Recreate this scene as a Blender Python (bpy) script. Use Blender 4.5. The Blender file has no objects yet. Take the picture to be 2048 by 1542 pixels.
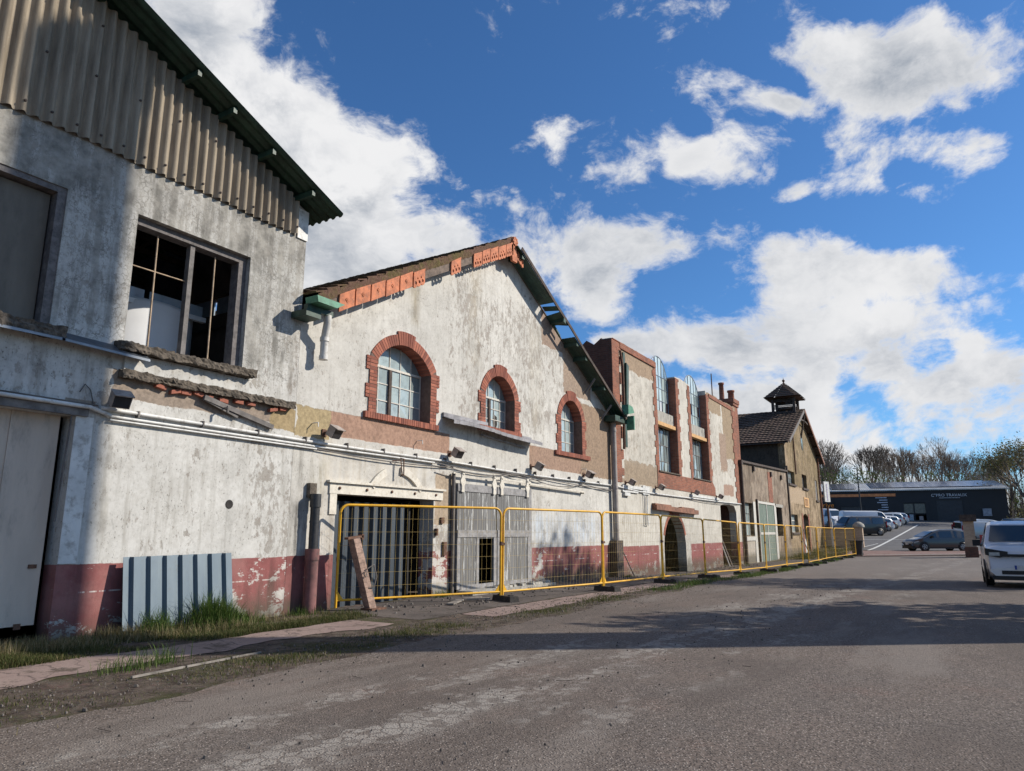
import bpy, bmesh, math, random
from mathutils import Vector, Matrix
from mathutils.geometry import tessellate_polygon
from mathutils import noise as mnoise
random.seed(7)
R=random.Random(11)
PI=math.pi
S=bpy.context.scene
COL=S.collection
D=10.1            # distance of the street front (plane y = D); x runs along the street, z up
EYE=1.40

# ------------------------------------------------------------------ mesh helper
class MB:
    def __init__(s): s.v=[]; s.f=[]; s.sm=[]
    def add(s,vs,fs,smooth=False):
        o=len(s.v); s.v+= [tuple(p) for p in vs]
        s.f+=[tuple(i+o for i in f) for f in fs]; s.sm+=[smooth]*len(fs); return s
    def box(s,x0,x1,y0,y1,z0,z1):
        if x0>x1:x0,x1=x1,x0
        if y0>y1:y0,y1=y1,y0
        if z0>z1:z0,z1=z1,z0
        v=[(x0,y0,z0),(x1,y0,z0),(x1,y1,z0),(x0,y1,z0),(x0,y0,z1),(x1,y0,z1),(x1,y1,z1),(x0,y1,z1)]
        return s.add(v,[(0,3,2,1),(4,5,6,7),(0,1,5,4),(1,2,6,5),(2,3,7,6),(3,0,4,7)])
    def obox(s,c,ax,ay,az):
        c=Vector(c);ax=Vector(ax);ay=Vector(ay);az=Vector(az)
        v=[c-ax-ay-az,c+ax-ay-az,c+ax+ay-az,c-ax+ay-az,c-ax-ay+az,c+ax-ay+az,c+ax+ay+az,c-ax+ay+az]
        fs=[(0,3,2,1),(4,5,6,7),(0,1,5,4),(1,2,6,5),(2,3,7,6),(3,0,4,7)]
        if ax.cross(ay).dot(az)<0: fs=[f[::-1] for f in fs]
        return s.add(v,fs)
    def bar(s,a,b,w,h,upv=(0,0,1)):
        a=Vector(a);b=Vector(b);d=(b-a);L=d.length;d.normalize();u=Vector(upv)
        if abs(d.dot(u))>.98:u=Vector((1,0,0))
        r=d.cross(u).normalized();u=r.cross(d)
        return s.obox((a+b)/2,d*L/2,r*w/2,u*h/2)
    def tube(s,pts,r,n=8,caps=True,smooth=True):
        pts=[Vector(p) for p in pts];m=len(pts)
        rr=r if isinstance(r,(list,tuple)) else [r]*m
        vs=[];prev=None
        for i,p in enumerate(pts):
            t=(pts[min(i+1,m-1)]-pts[max(i-1,0)])
            if t.length<1e-9:t=Vector((0,0,1))
            t.normalize()
            if prev is None:
                a=Vector((0,0,1)) if abs(t.z)<.9 else Vector((1,0,0))
                u=t.cross(a).normalized()
            else:
                u=(prev-t*prev.dot(t))
                if u.length<1e-6:u=t.orthogonal()
                u.normalize()
            prev=u;w=t.cross(u)
            for k in range(n):
                an=2*PI*k/n
                vs.append(p+u*math.cos(an)*rr[i]+w*math.sin(an)*rr[i])
        fs=[]
        for i in range(m-1):
            for k in range(n):
                fs.append((i*n+k,i*n+(k+1)%n,(i+1)*n+(k+1)%n,(i+1)*n+k))
        s.add(vs,fs,smooth)
        if caps and n>3:
            s.add(vs[:n],[tuple(range(n))[::-1]]); s.add(vs[-n:],[tuple(range(n))])
        return s
    def prism(s,outer,holes=(),y0=0,y1=1,fn=None):
        """polygon(s) given in (x,z), extruded from y0 (front) to y1"""
        loops=[list(outer)]+[list(h) for h in holes]
        tri=tessellate_polygon([[Vector((p[0],p[1],0)) for p in l] for l in loops])
        flat=[p for l in loops for p in l];n=len(flat)
        f0=fn or (lambda x,y,z:(x,y,z))
        vs=[f0(p[0],y0,p[1]) for p in flat]+[f0(p[0],y1,p[1]) for p in flat]
        fs=[]
        for t in tri:
            a,b,c=[flat[i] for i in t]
            cr=(b[0]-a[0])*(c[1]-a[1])-(b[1]-a[1])*(c[0]-a[0])
            if abs(cr)<1e-12: continue
            if cr>0: fs.append(tuple(t)); fs.append(tuple(i+n for i in t[::-1]))
            else: fs.append(tuple(t[::-1])); fs.append(tuple(i+n for i in t))
        o=0
        for li,l in enumerate(loops):
            m=len(l);ar=sum(l[i][0]*l[(i+1)%m][1]-l[(i+1)%m][0]*l[i][1] for i in range(m))
            ccw=ar>0
            if li>0: ccw=not ccw
            for i in range(m):
                a=o+i;b=o+(i+1)%m
                fs.append((a,a+n,b+n,b) if ccw else (a,b,b+n,a+n))
            o+=m
        return s.add(vs,[f[::-1] if False else f for f in fs])
    def grid(s,fn,nu,nv,smooth=True,flip=False):
        vs=[fn(i/nu,j/nv) for j in range(nv+1) for i in range(nu+1)]
        fs=[]
        for j in range(nv):
            for i in range(nu):
                a=j*(nu+1)+i;q=(a,a+1,a+nu+2,a+nu+1);fs.append(q[::-1] if flip else q)
        return s.add(vs,fs,smooth)
    def lathe(s,prof,n=16,c=(0,0,0),axis='z',smooth=True):
        vs=[]
        for r,h in prof:
            for k in range(n):
                a=2*PI*k/n
                if axis=='z': vs.append((c[0]+r*math.cos(a),c[1]+r*math.sin(a),c[2]+h))
                else: vs.append((c[0]+r*math.cos(a),c[1]+h,c[2]+r*math.sin(a)))
        m=len(prof);fs=[]
        for i in range(m-1):
            for k in range(n):
                q=(i*n+k,i*n+(k+1)%n,(i+1)*n+(k+1)%n,(i+1)*n+k);fs.append(q if axis=='z' else q[::-1])
        return s.add(vs,fs,smooth)
    def build(s,name,mat,parent=None,label=None):
        me=bpy.data.meshes.new(name);me.from_pydata(s.v,[],s.f);me.update()
        if any(s.sm): me.polygons.foreach_set('use_smooth',s.sm)
        o=bpy.data.objects.new(name,me);COL.objects.link(o)
        if mat: me.materials.append(mat)
        if parent is not None:
            o.parent=parent;o.matrix_parent_inverse=Matrix.Translation(-parent.location)
        if label:o['label']=label
        return o
def build_each(mb,name,mat,parent=None):
    '''one object for every separate piece of the mesh'''
    key={};par=list(range(len(mb.v)))
    def fd(i):
        while par[i]!=i: par[i]=par[par[i]];i=par[i]
        return i
    for i,p in enumerate(mb.v):
        kk=tuple(round(c,5) for c in p)
        if kk in key: par[fd(i)]=fd(key[kk])
        else: key[kk]=i
    for f in mb.f:
        for i in f[1:]: par[fd(i)]=fd(f[0])
    gr={}
    for fi,f in enumerate(mb.f): gr.setdefault(fd(f[0]),[]).append(fi)
    out=[]
    for g in gr.values():
        q=MB();ids={}
        for fi in g:
            for i in mb.f[fi]:
                if i not in ids: ids[i]=len(q.v);q.v.append(mb.v[i])
            q.f.append(tuple(ids[i] for i in mb.f[fi]));q.sm.append(mb.sm[fi])
        out.append(q.build(name,mat,parent))
    return out
def tag(o,label,cat,group=None):
    o['label']=label;o['category']=cat
    if group:o['group']=group
    return o
def thing(name,label,cat,loc=(0,0,0),group=None):
    o=bpy.data.objects.new(name,None);COL.objects.link(o);o.location=loc;o.empty_display_size=.3
    return tag(o,label,cat,group)
def solo(name,mb,mat,label,cat,group=None): return tag(mb.build(name,mat),label,cat,group)
def structure(name,mb,mat): o=mb.build(name,mat);o['kind']='structure';return o
def stuff(name,mb,mat,label=None,cat=None):
    o=mb.build(name,mat);o['kind']='stuff'
    if label:o['label']=label;o['category']=cat
    return o
def dup(root,loc=None,rz=None,label=None,group=None):
    def cp(o,par):
        c=o.copy();COL.objects.link(c)
        if par is not None:c.parent=par
        for ch in o.children:cp(ch,c)
        return c
    r=cp(root,None)
    if loc is not None:r.location=loc
    if rz is not None:r.rotation_euler=(0,0,rz)
    if label:r['label']=label
    if group:r['group']=group
    return r
# ------------------------------------------------------------------ node helper
class NT:
    def __init__(s,tree): s.t=tree
    def n(s,t,**k):
        o=s.t.nodes.new(t)
        for a,b in k.items(): setattr(o,a,b)
        return o
    def put(s,sock,v):
        if isinstance(v,bpy.types.NodeSocket): s.t.links.new(v,sock)
        elif v is not None:
            if hasattr(sock.default_value,'__len__') and not hasattr(v,'__len__'): v=(v,)*len(sock.default_value)
            if hasattr(v,'__len__') and len(sock.default_value)==4 and len(v)==3: v=tuple(v)+(1,)
            sock.default_value=v
    def m(s,op,a,b=None,c=None,clamp=False):
        o=s.n('ShaderNodeMath',operation=op,use_clamp=clamp)
        s.put(o.inputs[0],a)
        if b is not None:s.put(o.inputs[1],b)
        if c is not None:s.put(o.inputs[2],c)
        return o.outputs[0]
    def vm(s,op,a,b=None,out=0):
        o=s.n('ShaderNodeVectorMath',operation=op);s.put(o.inputs[0],a)
        if b is not None:
            if op=='SCALE': s.put(o.inputs['Scale'],b)
            else: s.put(o.inputs[1],b)
        return o.outputs['Value'] if op in('LENGTH','DOT_PRODUCT','DISTANCE') else o.outputs[0]
    def mix(s,f,a,b,blend='MIX'):
        o=s.n('ShaderNodeMix',data_type='RGBA',blend_type=blend)
        s.put(o.inputs[0],f);s.put(o.inputs[6],a);s.put(o.inputs[7],b);return o.outputs[2]
    def noise(s,v,scale,detail=6,rough=.6,dist=0,col=False):
        o=s.n('ShaderNodeTexNoise');s.put(o.inputs['Vector'],v);s.put(o.inputs['Scale'],scale)
        o.inputs['Detail'].default_value=detail;o.inputs['Roughness'].default_value=rough;o.inputs['Distortion'].default_value=dist
        return o.outputs[1 if col else 0]
    def vor(s,v,scale,feat='F1',out=0,rnd=1):
        o=s.n('ShaderNodeTexVoronoi',feature=feat);s.put(o.inputs['Vector'],v);s.put(o.inputs['Scale'],scale)
        o.inputs['Randomness'].default_value=rnd;return o.outputs[out]
    def rng(s,x,a,b,c=0,d=1,smooth=True):
        o=s.n('ShaderNodeMapRange',interpolation_type='SMOOTHSTEP' if smooth else 'LINEAR',clamp=True)
        s.put(o.inputs[0],x)
        for i,v in enumerate((a,b,c,d)): s.put(o.inputs[i+1],v)
        return o.outputs[0]
    def sep(s,v): return s.n_out('ShaderNodeSeparateXYZ',v)
    def n_out(s,t,v):
        o=s.n(t);s.put(o.inputs[0],v);return o.outputs
    def comb(s,x=0,y=0,z=0):
        o=s.n('ShaderNodeCombineXYZ');s.put(o.inputs[0],x);s.put(o.inputs[1],y);s.put(o.inputs[2],z);return o.outputs[0]
    def mul(s,v,w): return s.vm('MULTIPLY',v,w)
    def bump(s,h,strength=.5,dist=.02,normal=None):
        o=s.n('ShaderNodeBump');o.inputs['Strength'].default_value=strength;o.inputs['Distance'].default_value=dist
        s.put(o.inputs['Height'],h)
        if normal is not None:s.put(o.inputs['Normal'],normal)
        return o.outputs[0]
def newmat(name):
    m=bpy.data.materials.new(name);m.use_nodes=True;t=m.node_tree
    for n in list(t.nodes): t.nodes.remove(n)
    k=NT(t);out=k.n('ShaderNodeOutputMaterial');b=k.n('ShaderNodeBsdfPrincipled');t.links.new(b.outputs[0],out.inputs[0])
    k.out=out;k.b=b;k.mat=m
    return k
def setp(k,color,rough=.8,metal=0,bump=None,spec=None):
    k.put(k.b.inputs['Base Color'],color);k.put(k.b.inputs['Roughness'],rough);k.put(k.b.inputs['Metallic'],metal)
    if spec is not None:k.put(k.b.inputs['Specular IOR Level'],spec)
    if bump is not None:k.put(k.b.inputs['Normal'],bump)
    return k.mat
def pos(k): return k.n('ShaderNodeNewGeometry').outputs['Position']
def objc(k): return k.n('ShaderNodeTexCoord').outputs['Object']
def island(k): return k.n('ShaderNodeNewGeometry').outputs['Random Per Island']
def simple(name,col,rough=.7,metal=0,var=.25,scale=4,dirt=None,dirtamt=.4,streak=False,bumps=.15,bscale=40,obj=True,isl=0,spec=None):
    k=newmat(name);p=objc(k) if obj else pos(k)
    a=k.noise(k.mul(p,(1,1,.25)) if streak else p,scale,8,.65)
    c=k.mix(k.rng(a,.3,.7),tuple(x*(1-var) for x in col),tuple(min(1,x*(1+var)) for x in col))
    if isl:
        c=k.mix(k.rng(island(k),0,1,0,isl,False),c,tuple(x*.35 for x in col))
    if dirt:
        d=k.noise(k.mul(p,(1,1,.3)) if streak else p,scale*2.3,9,.7)
        c=k.mix(k.m('MULTIPLY',k.rng(d,.5,.68),dirtamt),c,dirt)
    b=k.bump(k.noise(p,bscale,5,.6),bumps,.01)
    return setp(k,c,rough,metal,b,spec)
# ------------------------------------------------------------------ plaster walls
def boxmask(k,x,z,box,nz,amp):
    x0,x1,z0,z1=box
    dx=k.m('MINIMUM',k.m('SUBTRACT',x,x0),k.m('SUBTRACT',x1,x))
    dz=k.m('MINIMUM',k.m('SUBTRACT',z,z0),k.m('SUBTRACT',z1,z))
    d=k.m('ADD',k.m('MINIMUM',dx,dz),k.m('MULTIPLY',k.m('SUBTRACT',nz,.5),amp))
    return d
def plaster(name,base,grey,under,patches=(),thr=.64,streak=.5,speck=.5,heavy=(),band=None,bandcol=(.235,.085,.08),dirtlow=True,psc=9,crackle=None,blot=None,bumpy=.35,stains_shadow=(),rough=.92):
    """patches: (x0,x1,z0,z1,amp,colour) where the render has come off; heavy: boxes with more peeling"""
    k=newmat(name);p=pos(k);x,y,z=k.sep(p)[:3]
    big=k.noise(p,.45,6,.6);mid=k.noise(p,2.2,9,.68);fine=k.noise(p,14,8,.7);vs=k.noise(k.mul(p,(7,7,.7)),1,8,.65);grain=k.noise(p,90,4,.6)
    c=k.mix(k.rng(big,.35,.68),base,tuple(b*.84 for b in base))
    c=k.mix(k.rng(fine,.35,.75),c,k.mix(.35,c,grey))
    c=k.mix(k.m('MULTIPLY',k.rng(vs,.5,.72),streak),c,grey)
    hv=None
    for bx in heavy:
        h=k.rng(boxmask(k,x,z,bx[:4],big,2.5),-.4,.6)
        h=k.m('MULTIPLY',h,bx[4]);hv=h if hv is None else k.m('MAXIMUM',hv,h)
    pn=k.noise(k.mul(p,(1,1,.75)),3.1,12,.72)
    reg=k.m('MULTIPLY',k.rng(k.noise(p,.6,6,.6),.38,.66),.07)
    if hv is not None: reg=k.m('ADD',reg,hv)
    pn=k.m('ADD',pn,k.m('MULTIPLY',reg,.8))
    p2=k.m('ADD',k.noise(k.mul(p,(1,1,.42)),psc,10,.74),reg)
    peel=k.m('MAXIMUM',k.rng(pn,thr,thr+.03),k.m('MULTIPLY',k.rng(p2,thr-.02,thr+.03),.85))
    c=k.mix(k.m('MULTIPLY',k.rng(mid,.4,.68),.30),c,grey)
    c=k.mix(k.m('MULTIPLY',peel,.8),c,k.mix(k.rng(fine,.3,.7),grey,under))
    sp=k.m('MULTIPLY',k.rng(k.noise(k.mul(p,(1,1,.6)),31,6,.75),.57,.64),k.rng(mid,.36,.6))
    c=k.mix(k.m('MULTIPLY',sp,speck),c,tuple(g*.45 for g in grey))
    crk=k.rng(k.vor(k.vm('ADD',k.mul(p,(1,1,1)),k.vm('SCALE',k.noise(p,1.5,5,.6,0,True),.6)),.55,'DISTANCE_TO_EDGE'),0,.006,1,0)
    c=k.mix(k.m('MULTIPLY',crk,k.rng(mid,.5,.6,0,.4)),c,tuple(g*.5 for g in grey))
    h=k.m('ADD',k.m('MULTIPLY',peel,-.5),k.m('ADD',k.m('MULTIPLY',grain,.25),k.m('MULTIPLY',fine,.35)))
    en=k.m('ADD',k.m('MULTIPLY',k.noise(p,1.7,8,.7),.55),k.m('MULTIPLY',k.noise(p,6,9,.7),.45))
    if crackle:
        cv=k.vm('ADD',p,k.vm('SCALE',k.noise(p,9,5,.7,0,True),.12));ck=k.rng(k.vor(cv,11,'DISTANCE_TO_EDGE'),0,.09,1,0)
        ck=k.m('MULTIPLY',k.m('MULTIPLY',ck,k.rng(k.noise(p,5,6,.7),.38,.6)),k.m('MULTIPLY',k.rng(z,crackle[0],crackle[0]+.15),crackle[1]))
        c=k.mix(ck,c,tuple(g*.42 for g in grey));h=k.m('SUBTRACT',h,k.m('MULTIPLY',ck,.6))
        gr=k.m('MULTIPLY',k.rng(k.noise(p,26,7,.8),.5,.62),k.m('MULTIPLY',k.rng(z,crackle[0],crackle[0]+.15),.45));c=k.mix(gr,c,tuple(g*.75 for g in grey))
    if blot:
        bl=k.rng(k.m('ADD',k.m('MULTIPLY',k.noise(k.mul(p,(1,1,.75)),.75,10,.75),.94),k.m('MULTIPLY',vs,.06)),.46,.55)
        c=k.mix(k.m('MULTIPLY',bl,blot[1]),c,blot[0])
        bl=k.rng(k.noise(k.vm('ADD',k.mul(p,(1.3,1.3,.7)),(3,7,1)),.9,10,.78),.5,.57);c=k.mix(k.m('MULTIPLY',bl,blot[1]*.85),c,tuple(q*.55 for q in blot[0]))
    if band:
        bz=k.m('ADD',band,k.m('MULTIPLY',k.m('SUBTRACT',k.noise(k.mul(p,(1,1,.2)),2.5,8,.7),.5),.05));bm=k.rng(k.m('SUBTRACT',z,bz),-.006,.006,1,0)
        bc=k.mix(k.rng(mid,.35,.7),bandcol,tuple(q*1.35 for q in bandcol))
        bc=k.mix(k.m('MULTIPLY',k.rng(vs,.46,.7),.5),bc,tuple(q*.5 for q in bandcol));bc=k.mix(k.m('MULTIPLY',k.rng(k.noise(p,1.1,7,.65),.45,.65),.4),bc,(.30,.17,.15));bc=k.mix(k.m('MULTIPLY',k.rng(fine,.5,.7),.35),bc,(.14,.08,.07))
        pk=k.rng(k.m('ADD',k.noise(k.mul(p,(1,1,1.6)),2.6,12,.75),k.m('ADD',k.m('MULTIPLY',k.rng(z,-.3,.55,.10,0),1),hv if hv is not None else 0)),.615,.635)
        bc=k.mix(pk,bc,k.mix(fine,(.42,.38,.34),(.62,.59,.55)))
        ln=k.m('MULTIPLY',k.rng(k.m('ABSOLUTE',k.m('SUBTRACT',z,.62)),.004,.014,1,0),k.rng(k.noise(k.mul(p,(3,3,.1)),1,8,.7),.5,.56))
        bc=k.mix(ln,bc,(.55,.5,.46))
        c=k.mix(bm,c,bc)
    for (x0,x1,z0,z1,amp,col) in patches:
        d=boxmask(k,x,z,(x0,x1,z0,z1),en,amp)
        mk=k.rng(d,-.008,.012)
        pc=k.mix(k.rng(fine,.3,.7),tuple(q*.72 for q in col),tuple(min(1,q*1.2) for q in col))
        pc=k.mix(k.m('MULTIPLY',k.rng(mid,.5,.7),.35),pc,tuple(q*.55 for q in col))
        c=k.mix(mk,c,pc);h=k.m('SUBTRACT',h,k.m('MULTIPLY',mk,.9))
    run=k.m('ADD',.3,k.m('MULTIPLY',k.rng(vs,.40,.60),.7))
    for (x0,x1,z0,z1,amp,col,f) in stains_shadow:
        d=boxmask(k,x,z,(x0,x1,z0,z1),k.m('ADD',k.m('MULTIPLY',vs,.6),k.m('MULTIPLY',mid,.4)),amp)
        c=k.mix(k.m('MULTIPLY',k.m('MULTIPLY',k.rng(d,-.15,.35),f),run if dirtlow!=2 else 1),c,k.mix(k.rng(mid,.35,.66),tuple(q*1.25 for q in col),tuple(q*.5 for q in col)))
    if dirtlow:
        lo=k.m('MULTIPLY',k.rng(k.m('ADD',z,k.m('MULTIPLY',mid,-.7)),-.35,.12,1,0),.75)
        c=k.mix(lo,c,k.mix(fine,(.05,.045,.035),(.1,.09,.06)))
    return setp(k,c,rough,0,k.bump(h,bumpy,.012),.25)
def brickmat(name,c1,c2,mortar,dirt=None,dirtamt=.4,axis='x+y',soot=0):
    k=newmat(name);p=pos(k);x,y,z=k.sep(p)[:3]
    v=k.comb(k.m('ADD',x,y),z,0)
    v=k.vm('ADD',v,k.vm('SCALE',k.noise(p,3,4,.5,0,True),.012))
    b=k.n('ShaderNodeTexBrick');k.put(b.inputs['Vector'],v)
    k.put(b.inputs['Color1'],c1);k.put(b.inputs['Color2'],c2);k.put(b.inputs['Mortar'],mortar)
    b.inputs['Scale'].default_value=1;b.inputs['Mortar Size'].default_value=.008;b.inputs['Mortar Smooth'].default_value=.2
    b.inputs['Brick Width'].default_value=.23;b.inputs['Row Height'].default_value=.072;b.inputs['Bias'].default_value=-.1
    a=k.noise(p,1.6,9,.7);f=k.noise(p,20,7,.7)
    c=k.mix(k.rng(f,.35,.75),b.outputs[0],k.mix(.5,b.outputs[0],tuple(q*.5 for q in c1)))
    if dirt:c=k.mix(k.m('MULTIPLY',k.rng(a,.46,.66),dirtamt),c,dirt)
    h=k.m('ADD',k.m('MULTIPLY',b.outputs[1],-.6),k.m('MULTIPLY',f,.5))
    return setp(k,c,.9,0,k.bump(h,.6,.012),.25)

WHITE=(.66,.65,.61)
M={}
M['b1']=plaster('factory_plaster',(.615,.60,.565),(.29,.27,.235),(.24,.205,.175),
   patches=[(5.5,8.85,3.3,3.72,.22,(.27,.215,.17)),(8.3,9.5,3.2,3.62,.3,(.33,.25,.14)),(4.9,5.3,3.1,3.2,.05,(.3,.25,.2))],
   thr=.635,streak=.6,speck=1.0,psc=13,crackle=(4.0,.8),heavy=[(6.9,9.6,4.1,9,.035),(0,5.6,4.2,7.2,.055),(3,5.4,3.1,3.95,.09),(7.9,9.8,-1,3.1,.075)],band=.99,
   stains_shadow=[(8.2,8.72,-.5,.7,.5,(.10,.085,.065),.75),(3.0,9,6.1,7.1,.9,(.16,.14,.115),.85),(4.7,5.5,6.3,7.2,.5,(.26,.20,.15),.6),(8.6,8.9,3.9,7.6,.3,(.23,.20,.165),.6),(8.75,9.25,3.9,5.3,.3,(.32,.24,.2),.5),(-5,8.9,4.15,7.4,1,(.29,.275,.245),.85),(4.9,5.5,3.1,4.0,.4,(.27,.235,.2),.6),(7.52,7.78,.1,3.1,.15,(.33,.32,.295),.55),(5.3,5.75,1.2,3.0,.5,(.36,.34,.30),.55),(5.6,7.7,3.75,4.02,.2,(.40,.34,.27),.5),(3.6,4.6,3.2,3.9,.5,(.30,.27,.24),.6)])
M['b2']=plaster('gable_plaster',(.63,.605,.555),(.31,.285,.25),(.27,.225,.19),
   patches=[(9.5,13.62,3.24,3.72,.12,(.345,.215,.155)),(8.9,9.75,3.15,3.72,.35,(.36,.28,.16)),(17.42,22.75,3.25,3.86,.12,(.33,.22,.16)),
            (20.75,24.2,3.2,5.6,.5,(.30,.215,.15)),(18.2,20.4,7.0,8.1,.35,(.30,.22,.17)),(19.6,21.6,5.75,7.2,.45,(.33,.25,.19)),(13.1,13.75,1.6,2.75,.35,(.38,.30,.22))],
   thr=.645,streak=.5,speck=.9,heavy=[(13.6,20.6,4.0,8.2,.085),(17.2,22.7,.2,3.1,.02),(13.0,13.8,-.3,1.2,.18),(17.2,18.2,-.3,.9,.16)],band=1.0,
   stains_shadow=[(12.05,12.35,6.1,7.1,.3,(.30,.24,.14),.7),(17.2,22.7,1.05,2.0,.5,(.42,.50,.60),.5),(18.5,23,-.3,.35,.4,(.07,.06,.045),.8),(8.88,9.22,-.2,2.0,.35,(.035,.032,.028),.85),(9.35,9.75,2.0,2.75,.5,(.25,.23,.15),.6),(8.9,9.3,2.2,3.1,.4,(.30,.28,.24),.6),(14.3,15.0,5.5,8.4,.5,(.40,.35,.27),.45),(17.4,18.3,4.2,7.6,.5,(.40,.36,.29),.5),(9.4,13,1.0,3.2,1.2,(.50,.43,.33),.35)])  # near-black strip beside the drainpipe paints its cast shadow, along with dirt
M['b3']=plaster('ruin_plaster',(.62,.585,.515),(.30,.265,.22),(.25,.20,.145),
   patches=[(24.3,28,3.18,4.05,.9,(.31,.24,.17)),(24.2,28,7.55,8.7,.8,(.33,.24,.165)),(38.1,40.9,5.3,9,1.1,(.32,.24,.16)),(35.3,37.9,7.5,9,.8,(.33,.25,.17)),
            (37.3,38.6,4.6,6.6,1.2,(.33,.24,.18)),(27.6,28.3,-.5,1.35,.25,(.45,.42,.37)),(30.9,31.7,-.5,1.35,.25,(.45,.42,.37)),(37.6,39.6,3.35,3.9,.5,(.36,.24,.18)),
            (23.3,27.8,3.2,3.35,.2,(.31,.24,.17))],
   thr=.645,streak=.62,speck=.6,heavy=[(24,28,4,7.6,.05),(35,41,4,8,.06)],band=.93,
   stains_shadow=[(24.2,28,3.9,7.5,1.2,(.42,.38,.32),.35)])
M['b4']=plaster('workshop_render',(.38,.30,.225),(.19,.15,.115),(.13,.10,.075),patches=[(42,44.5,-.5,1.0,.5,(.42,.37,.31))],blot=((.16,.115,.08),.85),thr=.64,streak=.2,speck=.5,stains_shadow=[(41.4,54.6,3.5,5.2,.8,(.23,.185,.14),.5)])
M['b5']=plaster('hall_render',(.44,.325,.21),(.20,.145,.085),(.11,.085,.045),patches=[(54.9,62,3.6,4.9,.8,(.40,.30,.20))],blot=((.15,.105,.055),.75),thr=.6,streak=.35,speck=.9,
   heavy=[(57,69,4.8,11,.05)],stains_shadow=[(54.5,55.6,1.6,6.2,.5,(.025,.02,.018),.95),(55.5,70,4.7,11.3,1.4,(.21,.155,.075),.7)],bumpy=.7)
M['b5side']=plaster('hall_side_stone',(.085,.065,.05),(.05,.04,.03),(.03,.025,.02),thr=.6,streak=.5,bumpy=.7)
M['brick']=brickmat('red_brick',(.36,.135,.08),(.22,.075,.045),(.24,.18,.145),(.13,.075,.055),.6)
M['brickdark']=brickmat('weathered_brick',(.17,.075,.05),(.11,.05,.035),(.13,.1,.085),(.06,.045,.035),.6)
M['brickbuff']=brickmat('buff_brick',(.52,.38,.27),(.42,.30,.21),(.42,.37,.30),(.2,.15,.11),.4)
def islandbrick():
    k=newmat('arch_brick');p=pos(k);r=island(k)
    c=k.mix(r,(.20,.07,.05),(.42,.155,.10));f=k.noise(p,25,7,.7);c=k.mix(k.m('MULTIPLY',k.rng(k.noise(p,2.5,8,.7),.5,.66),.45),c,(.13,.07,.055))
    c=k.mix(k.rng(f,.4,.75),c,k.mix(.5,c,(.14,.06,.045)))
    return setp(k,c,.88,0,k.bump(f,.4,.01),.25)
M['archbrick']=islandbrick()
M['mortar']=simple('mortar',(.15,.10,.08),.95,obj=False,scale=9,bumps=.4)
M['terracotta']=simple('terracotta',(.50,.165,.075),.8,obj=False,var=.3,scale=6,dirt=(.14,.09,.07),dirtamt=.55,bumps=.2)
M['greenpaint']=simple('green_paint',(.022,.055,.036),.55,obj=False,var=.4,scale=5,dirt=(.012,.018,.014),dirtamt=.6)
M['greenbright']=simple('green_gutter_paint',(.075,.23,.14),.6,obj=False,var=.25,scale=7,dirt=(.04,.09,.06),dirtamt=.5)
M['woodgrey']=simple('grey_board',(.155,.14,.13),.85,obj=False,var=.35,scale=5,streak=False,dirt=(.05,.045,.04),dirtamt=.5)
M['wooddark']=simple('dark_timber',(.07,.05,.04),.9,obj=False,var=.4,scale=6,dirt=(.02,.016,.014),dirtamt=.6)
M['woodred']=simple('brown_beam',(.22,.10,.06),.85,obj=False,var=.35,scale=5,dirt=(.07,.04,.03),dirtamt=.6)
M['timbernew']=simple('new_timber',(.55,.32,.13),.75,obj=False,var=.15,scale=5,dirt=(.3,.16,.06),dirtamt=.5)
M['windowframe']=simple('window_wood',(.13,.115,.11),.8,obj=False,var=.35,scale=8,dirt=(.04,.035,.03),dirtamt=.6)
M['rust']=simple('rusted_iron',(.13,.065,.04),.85,obj=False,var=.4,scale=12,dirt=(.04,.025,.02),dirtamt=.6)
M['thinbar']=simple('window_bar_iron',(.36,.26,.17),.7,obj=False,var=.3,scale=12)
M['steelwhite']=simple('white_glazing_bar',(.55,.52,.46),.6,obj=False,var=.15,scale=12,dirt=(.25,.18,.12),dirtamt=.5)
M['flash']=simple('grey_blue_flashing',(.20,.225,.26),.45,.3,obj=False,var=.2,scale=3,dirt=(.1,.1,.1),dirtamt=.4)
M['slategrey']=simple('grey_canopy_sheet',(.26,.25,.26),.75,obj=False,var=.3,scale=4,dirt=(.08,.075,.07),dirtamt=.6)
M['mossconcrete']=simple('mossy_concrete',(.105,.085,.065),.95,obj=False,var=.5,scale=9,dirt=(.018,.016,.013),dirtamt=.85,bumps=.8,bscale=25)
M['concrete']=simple('stained_concrete',(.35,.33,.29),.92,obj=False,var=.25,scale=5,streak=True,dirt=(.055,.05,.045),dirtamt=.85,bumps=.4)
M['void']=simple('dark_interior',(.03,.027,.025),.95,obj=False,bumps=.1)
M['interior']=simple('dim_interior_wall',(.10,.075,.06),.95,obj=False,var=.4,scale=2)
M['tank']=simple('white_tank_plastic',(.66,.66,.66),.4,obj=False,var=.06,scale=1,bumps=.02)
M['pvcblack']=simple('black_pipe',(.022,.022,.024),.5,obj=False,var=.4,scale=9,dirt=(.07,.06,.05),dirtamt=.4)
M['pvcwhite']=simple('white_pipe',(.56,.54,.5),.5,obj=False,var=.1,scale=5,dirt=(.2,.17,.14),dirtamt=.5)
M['pvcgrey']=simple('grey_pipe',(.30,.26,.235),.55,obj=False,var=.2,scale=3,dirt=(.15,.11,.09),dirtamt=.5)
M['conduit']=simple('painted_conduit',(.60,.59,.56),.55,obj=False,var=.15,scale=3,dirt=(.2,.17,.14),dirtamt=.6)
M['cable']=simple('old_cable',(.12,.105,.095),.7,obj=False,var=.4,scale=3)
M['flood']=simple('floodlight_casing',(.29,.245,.215),.7,obj=True,var=.3,scale=9)
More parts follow.
